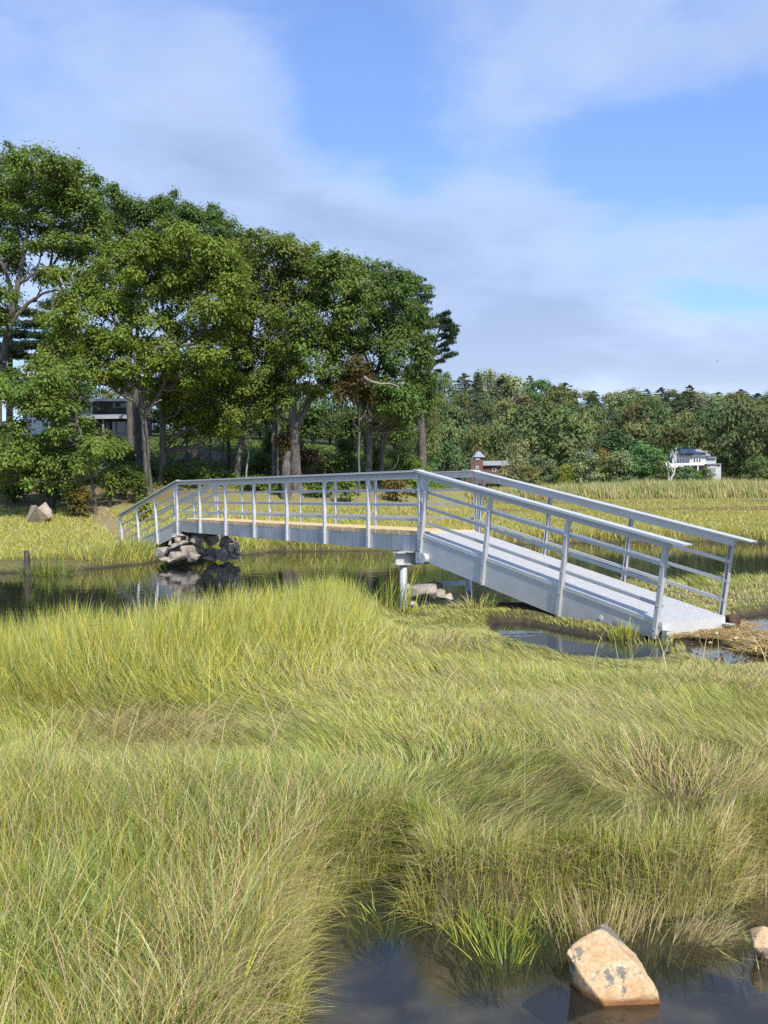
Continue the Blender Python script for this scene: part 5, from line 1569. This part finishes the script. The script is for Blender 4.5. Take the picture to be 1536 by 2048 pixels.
def brick_house():
    Y = 205
    g = at(975, 945, Y); o3 = np.array((g[0], g[1], H1(g[0], g[1])))
    h = thing('house', 'low red brick house with a pale pointed tower roof and long grey roof', 'house', o3)

    def P(name, mat, boxes, parent=h):
        b = MB()
        for bx in boxes: px_box(b, *bx)
        return obj(name, b.mesh(name, o3), MAT[mat], parent)
    P('wall', 'brick', [(942, 966, 915, 968, Y, 7), (966.2, 1026, 931, 968, Y + 1, 8), (921, 941.8, 928, 968, Y + .5, 7)])
    b = MB(); p = at(948, 914.5, Y); q = at(966.5, 902, Y)
    b.hexa([(p[0], Y - .4, p[2]), (q[0] + .4, Y - .4, p[2]), (q[0] + .4, Y + 7.4, p[2]), (p[0], Y + 7.4, p[2]), (p[0] + .8, Y + 1.5, q[2]), (q[0] - .5, Y + 1.5, q[2]), (q[0] - .5, Y + 5, q[2]), (p[0] + .8, Y + 5, q[2])])
    obj('tower_roof', b.mesh('tower_roof', o3), MAT['slate'], h)
    b = MB(); p = at(966.5, 931, Y); q = at(1030, 920, Y)
    b.hexa([(p[0], Y + .3, p[2]), (q[0], Y + .3, p[2]), (q[0], Y + 9.4, p[2]), (p[0], Y + 9.4, p[2]), (p[0], Y + 4.5, q[2]), (q[0], Y + 4.5, q[2]), (q[0], Y + 5, q[2]), (p[0], Y + 5, q[2])])
    obj('roof', b.mesh('roof', o3), MAT['slate'], h)
    P('side_roof', 'slate', [(919, 943, 926, 928, Y + .1, 8)])
    for x0, x1, y0, y1, yy in ((926, 935, 931.5, 940, Y + .5), (952, 957, 932, 938, Y), (985, 992, 936, 943, Y + 1)):
        w = P('window', 'white_paint', [(x0, x1, y0, y1, yy - .1, .09)])
        P('pane', 'glass', [(x0 + 1, x1 - 1, y0 + 1, y1 - 1, yy - .13, .025)], w)
    P('upper_window', 'white_paint', [(951, 960, 916.5, 919, Y - .08, .07)])


brick_house()


def far_chimney_house():
    Y = 230
    g = at(1190, 905, Y); o3 = np.array((g[0], g[1], H1(g[0], g[1])))
    h = thing('house', 'pale house roof peeping over the yellow green bush', 'house', o3)
    b = MB(); p = at(1180, 912, Y); q = at(1200, 897, Y)
    b.box(p[0], q[0], Y, Y + 5, o3[2] - .2, p[2] + .6); obj('wall', b.mesh('wall', o3), MAT['white_paint'], h)
    b = MB(); z = p[2] + .6
    b.hexa([(p[0] - .4, Y - .4, z), (q[0] + .4, Y - .4, z), (q[0] + .4, Y + 5.4, z), (p[0] - .4, Y + 5.4, z), (p[0] + .3, Y + 2.4, q[2]), (q[0] - .3, Y + 2.4, q[2]), (q[0] - .3, Y + 2.6, q[2]), (p[0] + .3, Y + 2.6, q[2])])
    rf = obj('roof', b.mesh('roof', o3), MAT['slate'], h)
    b = MB(); a = at(1256, 909, Y); c = at(1261, 901, Y); b.box(a[0], c[0], Y + 2, Y + 2.8, o3[2] - .2, c[2]); obj('chimney', b.mesh('chimney', o3), MAT['white_paint'], rf)


far_chimney_house()


def near_house():
    Y = 66
    g = at(170, 890, Y); o3 = np.array((g[0], g[1], H1(g[0], g[1])))
    h = thing('house', 'modern white and dark house with a chimney and grey roofs behind the oaks', 'house', o3)
    zb = o3[2] - .3

    def P(name, mat, boxes, parent=h, ground=False):
        b = MB()
        for (x0, x1, y0, y1, yy, d) in boxes:
            p = at(x0, y1, yy); q = at(x1, y0, yy)
            b.box(p[0], q[0], yy, yy + d, zb if ground else p[2], q[2])
        return obj(name, b.mesh(name, o3), MAT[mat], parent)
    P('wall', 'white_paint', [(46, 120, 790, 890, Y, 7)], ground=True)
    P('dark_wing', 'dark_wall', [(120.3, 262, 835, 890, Y + .6, 6), (185, 262, 799, 834, Y + 2.2, 5)], ground=True)
    P('chimney', 'cedar', [(49, 75, 722, 800, Y + 3, 1.0)])
    cp = P('chimney_cap', 'grey_trim', [(48, 76, 708, 711, Y + 2.9, 1.2), (48, 50, 711.1, 722, Y + 2.95, .1), (61, 63, 711.1, 722, Y + 2.95, .1), (74, 76, 711.1, 722, Y + 2.95, .1), (48, 76, 720, 722, Y + 2.9, 1.2)])
    P('flue', 'dark_wall', [(51, 73, 711.3, 719.5, Y + 3.2, .6)], cp)
    b = MB(); p = at(180, 800, Y + 1.4); q = at(270, 783, Y + 1.4)
    b.hexa([(p[0], Y + 1.2, p[2] - .1), (q[0], Y + 1.2, p[2] - .1), (q[0], Y + 8, q[2]), (p[0], Y + 8, q[2]), (p[0], Y + 1.2, p[2] + .08), (q[0], Y + 1.2, p[2] + .08), (q[0], Y + 8, q[2] + .15), (p[0], Y + 8, q[2] + .15)])
    obj('upper_roof', b.mesh('upper_roof', o3), MAT['metal_roof'], h)
    b = MB(); p = at(142, 836, Y - .6); q = at(268, 824, Y - .6)
    b.hexa([(p[0], Y - .8, p[2] - .08), (q[0], Y - .8, p[2] - .08), (q[0], Y + 2.1, q[2]), (p[0], Y + 2.1, q[2]), (p[0], Y - .8, p[2] + .08), (q[0], Y - .8, p[2] + .08), (q[0], Y + 2.1, q[2] + .1), (p[0], Y + 2.1, q[2] + .1)])
    obj('porch_roof', b.mesh('porch_roof', o3), MAT['metal_roof'], h)
    b = MB(); p = at(30, 792, Y - .6); q = at(130, 776, Y - .6)
    b.hexa([(p[0], Y - .5, p[2]), (q[0], Y - .5, p[2]), (q[0], Y + 7.4, p[2]), (p[0], Y + 7.4, p[2]), (p[0] + .5, Y + 3, q[2]), (q[0] - .2, Y + 3, q[2]), (q[0] - .2, Y + 3.8, q[2]), (p[0] + .5, Y + 3.8, q[2])])
    obj('main_roof', b.mesh('main_roof', o3), MAT['cedar'], h)
    d = P('porch_door', 'grey_trim', [(213, 215.5, 843, 890, Y + .45, .14), (231, 233, 843, 890, Y + .45, .14), (251, 256, 843, 890, Y + .4, .19), (215.6, 230.9, 865, 868, Y + .46, .13), (233.1, 250.9, 865, 868, Y + .46, .13), (215.6, 230.9, 884, 888, Y + .46, .13), (233.1, 250.9, 884, 888, Y + .46, .13)])
    P('pane', 'glass', [(215.7, 230.8, 843, 884, Y + .52, .03), (233.2, 250.8, 843, 884, Y + .52, .03)], d)
    for x0, x1, y0, y1, yy in ((82, 105, 800, 816, Y), (178, 180, 850, 888, Y + .6), (226, 256, 803, 815, Y + 2.2)):
        w = P('window', 'grey_trim', [(x0, x1, y0, y1, yy - .1, .095)])
        P('pane', 'glass', [(x0 + .7, x1 - .7, y0 + 1.5, y1 - 1.5, yy - .13, .025)], w)
    P('porch_column', 'grey_trim', [(259, 262, 837, 890, Y - .5, .2)], ground=True)
    P('porch_column', 'grey_trim', [(205, 207.5, 837, 890, Y - .5, .2)], ground=True)


near_house()

# ------------------------------------------------------------------ small things
def stake():
    p = at_z(55, 1150, 0); k = p[1] / F
    b = MB(); top = at(53, 1101, p[1])
    b.tube(curve_pts([(p[0], p[1], -.5), (p[0], p[1], .2), (top[0], top[1], top[2])], 4, .006), np.linspace(.085, .07, 9), 9, .25)
    o = obj('wooden_stake', b.mesh('wooden_stake', p), MAT['oldwood']); o.location = p
    tag(o, 'weathered dark wooden stake standing at the water edge on the far bank', 'stake')


stake()


def log(name, label, cat, pts, rad, Yz, mat, wob=.3):
    P = [at_z(x, y, z) for x, y, z in pts]
    b = MB(); q = curve_pts(P, 4, .02)
    b.tube(q, np.interp(np.linspace(0, 1, len(q)), np.linspace(0, 1, len(rad)), rad), 9, wob)
    o = obj(name, b.mesh(name, P[0], True), MAT[mat]); o.location = P[0]
    tag(o, label, cat)


log('driftwood', 'dark drift log lying in the grass beside the footpath', 'log', [(176, 1066, .40), (190, 1072, .38), (206, 1078, .34)], [.04, .10, .07], 0, 'oldwood')
log('driftwood', 'reddish brown rotten log at the left edge of the bank', 'log', [(-40, 1042, .62), (0, 1041, .62), (24, 1044, .6)], [.16, .17, .10], 0, 'rust')
log('tree_stump', 'brown rotten stump end beside the ramp foot', 'stump', [(1452, 1247, .10), (1470, 1240, .17)], [.10, .09], 0, 'rust')
log('driftwood', 'thin dark stick lying under the ramp', 'log', [(1150, 1244, .1), (1180, 1248, .1), (1225, 1255, .08)], [.02, .028, .012], 0, 'oldwood')


def straw():
    n = 5500
    P = np.array(STRAW_POLY); lo, hi = P.min(0), P.max(0)
    x = rng.uniform(lo[0], hi[0], n); y = rng.uniform(lo[1], hi[1], n)
    k = sdist(x, y, STRAW_POLY) + .9 * (fbm(x * 2.2, y * 2.2, 2) - .5) < .1
    x, y = x[k], y[k]; n = len(x)
    h = np.maximum(H(x, y), .03)
    lay = .005 + .05 * rng.random(n) * fbm(x * 4, y * 4, 3)
    col = pick(dict(straw=np.ones(n), tan=1.2, brown=.25))
    o = blades('straw', MAT['grass'], np.stack([x, y, h + lay], 1), .13 + .14 * rng.random(n), .012 + .012 * rng.random(n), rng.random(n) * 2 * PI, 1.3 + 0 * x, .1 + .1 * rng.random(n), col * np.array((1.0, .93, .80)) * (.55 + .9 * rng.random((n, 1))), 2)
    tag(o, 'mat of dry tan straw spread at the foot of the ramp', 'straw', kind='stuff')


straw()


def clump(label, px, py, z, num, hgt, spread, weights, lean=.35, name='grass_clump', seed=1, wd=.006, az=None, rad=.05):
    p = at_z(px, py, z)
    x = p[0] + rng.normal(0, rad, num); y = p[1] + rng.normal(0, rad * .7, num)
    ang = np.arctan2(y - p[1], x - p[0]) + rng.normal(0, .5, num) if az is None else rng.normal(az, spread, num)
    h = np.minimum(H(x, y), .3)
    col = pick({k: np.full(num, v) for k, v in weights.items()})
    o = blades(name, MAT['grass'], np.stack([x, y, np.maximum(h, -.1)], 1) - p, hgt * (.5 + .6 * rng.random(num)), wd * (.7 + .6 * rng.random(num)), ang, np.clip(lean * (.3 + 1.2 * rng.random(num)), 0, 1.1), .6, col, 4)
    o.location = p
    tag(o, label, 'grass tuft')


for i_, (px_, py_) in enumerate([(1395, 1272), (1432, 1266), (1470, 1276), (1500, 1288), (1420, 1284)]):
    rock('stone', px_, py_, 4 + i_ % 3, 3, 12.2 - i_ * .1, ['small tan stone nearest the ramp toe plate', 'pebble beside the far corner of the ramp toe', 'small stone in the middle of the straw', 'small stone at the far end of the straw', 'flat pebble at the near edge of the straw'][i_], 'stone_pale', 240 + i_, 'small stones on the straw at the ramp foot')

clump('bright green grass tuft standing in the pool in front of the mound', 1010, 1922, 0, 70, .27, .5, dict(green=1.6, yel=.7, straw=.15), .45, wd=.0065, rad=.035)
clump('tall green blades on the front edge of the mound above the pool', 985, 1864, .03, 190, .28, .5, dict(green=1.4, yel=.9, olive=.6), .4, wd=.0065, rad=.07)
clump('coarse green tuft on the mound edge left of the tan boulder', 1075, 1850, .03, 100, .28, .5, dict(green=1.5, yel=.5, blue=.5), .5, wd=.0065, rad=.06)
clump('straw coloured tuft rising right behind the tan boulder', 1200, 1846, .04, 380, .30, .5, dict(straw=1.2, tan=1, olive=.6, brown=.5), .35, wd=.0045, rad=.10)
clump('bleached tuft drooping into the pool near the right corner', 1380, 1850, .04, 420, .30, .6, dict(straw=1.4, tan=1, pale=.6, brown=.4), .75, wd=.0045, rad=.07, az=-.5)
clump('small green tuft in the dark inlet at the left of the pool', 770, 1822, .02, 90, .22, .5, dict(green=1.5, yel=.4), .7, wd=.006, rad=.08)
clump('grey bleached tangle of dead stalks lying near the right edge', 1478, 1665, .3, 420, .26, .4, dict(straw=1.0, tan=.5, brown=.4), 1.05, wd=.005, rad=.08, az=.9)
clump('dry tuft at the foot of the right edge boulder', 1520, 1905, 0, 160, .2, .5, dict(straw=1, olive=1, brown=.4), .6, wd=.0045, rad=.07)
clump('tall green sedge tuft in front of the near steel pipe', 770, 1215, .2, 140, .75, .5, dict(green=1.4, yel=1, olive=.6), .4, wd=.014, rad=.25)
clump('long bladed green tuft on the crest left of the near pipe', 660, 1190, .3, 240, .75, .5, dict(green=1.2, yel=1.2, olive=.6), .35, wd=.012, rad=.35)
clump('sparse brown green tuft between the pipe stones and the puddle', 950, 1210, .15, 100, .3, .5, dict(olive=1, straw=.9, green=.5), .6, wd=.013, rad=.14)
clump('small tuft growing against the ramp toe', 1305, 1280, .05, 90, .2, .5, dict(olive=1, yel=.8, straw=.6), .35, wd=.011, rad=.15)
clump('tuft beside the bolt ring side of the ramp', 1245, 1272, .05, 110, .24, .5, dict(olive=1, yel=1, green=.4), .45, wd=.011, rad=.09)
clump('dark matted tuft between the two puddles near the straw', 1490, 1318, .1, 240, .2, .5, dict(olive=1, brown=1, straw=.3), .9, wd=.01, rad=.2)
clump('overhanging green grass tuft right of the wooden stake', 95, 1140, .1, 220, .7, .6, dict(green=1.4, yel=.9, straw=.2), .75, wd=.022, rad=.3, az=-1.2)
clump('reedy tuft on the shore left of the stone pile', 262, 1118, .1, 220, .7, .6, dict(green=1.1, yel=1, straw=.5), .5, wd=.022, rad=.3)


def bird():
    p = at(1435, 722, 60)
    b = MB()
    b.tube(curve_pts([(-.10, 0, 0), (-.03, 0, .01), (.04, 0, .01), (.11, 0, 0)], 3, 0), [.008, .018, .03, .034, .032, .028, .022, .018, .012, .006], 8)
    for s in (-1, 1):
        b.add([(-.03, 0, .01), (.05, 0, .01), (.02, s * .14, .06), (-.05, s * .26, .03), (-.03, 0, .018), (.05, 0, .018), (.02, s * .14, .066), (-.05, s * .26, .034)],
              [(0, 1, 2, 3), (7, 6, 5, 4), (0, 4, 5, 1), (1, 5, 6, 2), (2, 6, 7, 3), (3, 7, 4, 0)])
    o = obj('bird', b.mesh('bird'), MAT['feather']); o.location = p; o.rotation_euler = (0, 0, .5); o.scale = (.55, .55, .55)
    tag(o, 'tiny dark bird flying high above the far hill', 'bird')


bird()

# ------------------------------------------------------------------ sky and sun
SUN_EL = math.radians(47)
SUN_AZ = math.radians(158)     # compass style: 0 = +Y, clockwise; behind the camera to the right


def build_world():
    w = bpy.data.worlds.new('World'); scene.world = w; w.use_nodes = True
    nt = w.node_tree; N = nt.nodes; L = nt.links; N.clear()
    out = N.new('ShaderNodeOutputWorld'); bg = N.new('ShaderNodeBackground'); bg.inputs['Strength'].default_value = .14
    sky = N.new('ShaderNodeTexSky'); sky.sky_type = 'NISHITA'; sky.sun_disc = False
    sky.sun_elevation = SUN_EL; sky.sun_rotation = SUN_AZ; sky.air_density = 1.2; sky.dust_density = .6; sky.ozone_density = 4.0
    tc = N.new('ShaderNodeTexCoord'); d = tc.outputs['Generated']
    sp = N.new('ShaderNodeSeparateXYZ'); L.new(d, sp.inputs[0])

    def math_(op, a, b=None, c=None, clamp=False):
        m = N.new('ShaderNodeMath'); m.operation = op; m.use_clamp = clamp
        for i, v in enumerate((a, b, c)):
            if v is None: continue
            if isinstance(v, (int, float)): m.inputs[i].default_value = v
            else: L.new(v, m.inputs[i])
        return m.outputs[0]
    z = math_('MAXIMUM', sp.outputs['Z'], 0.0)
    zz = math_('ADD', z, .16)
    u = math_('DIVIDE', sp.outputs['X'], zz); v = math_('DIVIDE', sp.outputs['Y'], zz)
    cb = N.new('ShaderNodeCombineXYZ'); L.new(u, cb.inputs[0]); L.new(v, cb.inputs[1])
    n1 = noise_node(N, L, .9, 7, .52, cb.outputs[0], .25)
    n2 = noise_node(N, L, 3.1, 9, .6, cb.outputs[0], .5)
    dens = math_('ADD', math_('MULTIPLY_ADD', n1.outputs['Fac'], 1.0, math_('MULTIPLY', n2.outputs['Fac'], .6)), -.30)
    # broad banks of cloud and clear gaps where the day had them (directions)
    blobs = [(1060, 450, 330, 190, .30), (300, 330, 420, 260, .20), (1230, 680, 300, 70, .30), (560, 560, 300, 150, .20), (1300, 110, 420, 120, .16), (1000, 740, 500, 40, .30), (1480, 480, 90, 60, .12), (1480, 740, 150, 50, .06),
             (780, 90, 180, 150, -.34), (1180, 285, 400, 75, -.34), (830, 380, 70, 60, -.20), (1420, 330, 200, 90, -.24), (1420, 600, 130, 40, -.25), (640, 230, 90, 150, -.12)]
    for (px, py, rx, ry, wt) in blobs:
        X, Yr, Zr = ray(px, py); dv = Vector((X, Yr, Zr)).normalized()
        right = Vector((dv.y, -dv.x, 0)).normalized(); up = right.cross(dv)
        def dot(vec, k):
            m = N.new('ShaderNodeVectorMath'); m.operation = 'DOT_PRODUCT'; L.new(d, m.inputs[0]); m.inputs[1].default_value = vec
            return math_('MULTIPLY', m.outputs['Value'], k)
        a = dot(right, F / rx); b_ = dot(up, F / ry)
        cc = N.new('ShaderNodeVectorMath'); cc.operation = 'DOT_PRODUCT'; L.new(d, cc.inputs[0]); cc.inputs[1].default_value = dv
        offu = 0
        # up component is measured from the blob centre because up is perpendicular to its direction
        r2 = math_('ADD', math_('MULTIPLY', a, a), math_('MULTIPLY', b_, b_))
        e = math_('EXPONENT', math_('MULTIPLY', r2, -.7))
        e = math_('MULTIPLY', e, math_('GREATER_THAN', cc.outputs['Value'], 0))
        dens = math_('MULTIPLY_ADD', e, wt, dens)
    cr = ramp(N, L, dens, [(.36, 0), (.76, 1)])
    cr.color_ramp.interpolation = 'EASE'
    amount = math_('MULTIPLY_ADD', cr.outputs['Color'], .76, .12)
    # lit cloud tops pale, thick parts grey lavender
    n3 = noise_node(N, L, 2.0, 5, .5, cb.outputs[0], .3)
    k = math_('ADD', math_('MULTIPLY', dens, .8), math_('MULTIPLY', n3.outputs['Fac'], .45))
    ccol = ramp(N, L, k, [(.50, (3.6, 4.25, 5.5)), (.82, (2.35, 2.95, 4.3)), (1.05, (1.8, 2.3, 3.45))])
    hz = math_('POWER', math_('SUBTRACT', 1.0, z), 11)
    low = N.new('ShaderNodeMix'); low.data_type = 'RGBA'; low.inputs['B'].default_value = (4.5, 4.95, 5.6, 1)
    L.new(math_('MULTIPLY', hz, .95), low.inputs['Factor']); L.new(ccol.outputs['Color'], low.inputs['A'])
    mx = N.new('ShaderNodeMix'); mx.data_type = 'RGBA'
    tn = N.new('ShaderNodeMix'); tn.data_type = 'RGBA'; tn.blend_type = 'MULTIPLY'; tn.inputs['Factor'].default_value = 1; tn.inputs['B'].default_value = (.62, .76, 1.04, 1); L.new(sky.outputs['Color'], tn.inputs['A'])
    L.new(amount, mx.inputs['Factor']); L.new(tn.outputs['Result'], mx.inputs['A']); L.new(low.outputs['Result'], mx.inputs['B'])
    L.new(mx.outputs['Result'], bg.inputs['Color']); L.new(bg.outputs[0], out.inputs['Surface'])


build_world()
sun_d = bpy.data.lights.new('sun', 'SUN'); sun = bpy.data.objects.new('sun', sun_d); C.objects.link(sun)
sun_d.energy = 3.9; sun_d.angle = math.radians(1.2); sun_d.color = (1.0, .94, .84)
sdir = Vector((math.sin(SUN_AZ) * math.cos(SUN_EL), math.cos(SUN_AZ) * math.cos(SUN_EL), math.sin(SUN_EL)))
sun.rotation_euler = sdir.to_track_quat('Z', 'Y').to_euler()
sun.location = (-30, -30, 60)



scene.view_settings.view_transform = 'Standard'
scene.view_settings.look = 'None'
scene.view_settings.exposure = .6
scene.view_settings.gamma = 1
scene.render.engine = 'CYCLES'
cy = scene.cycles
cy.max_bounces = 6; cy.diffuse_bounces = 3; cy.glossy_bounces = 3; cy.transmission_bounces = 4; cy.transparent_max_bounces = 8
cy.use_denoising = False
cy.denoiser = 'OPENIMAGEDENOISE'
try:
    cy.denoising_prefilter = 'ACCURATE'
except Exception:
    pass
cy.sample_clamp_indirect = 6
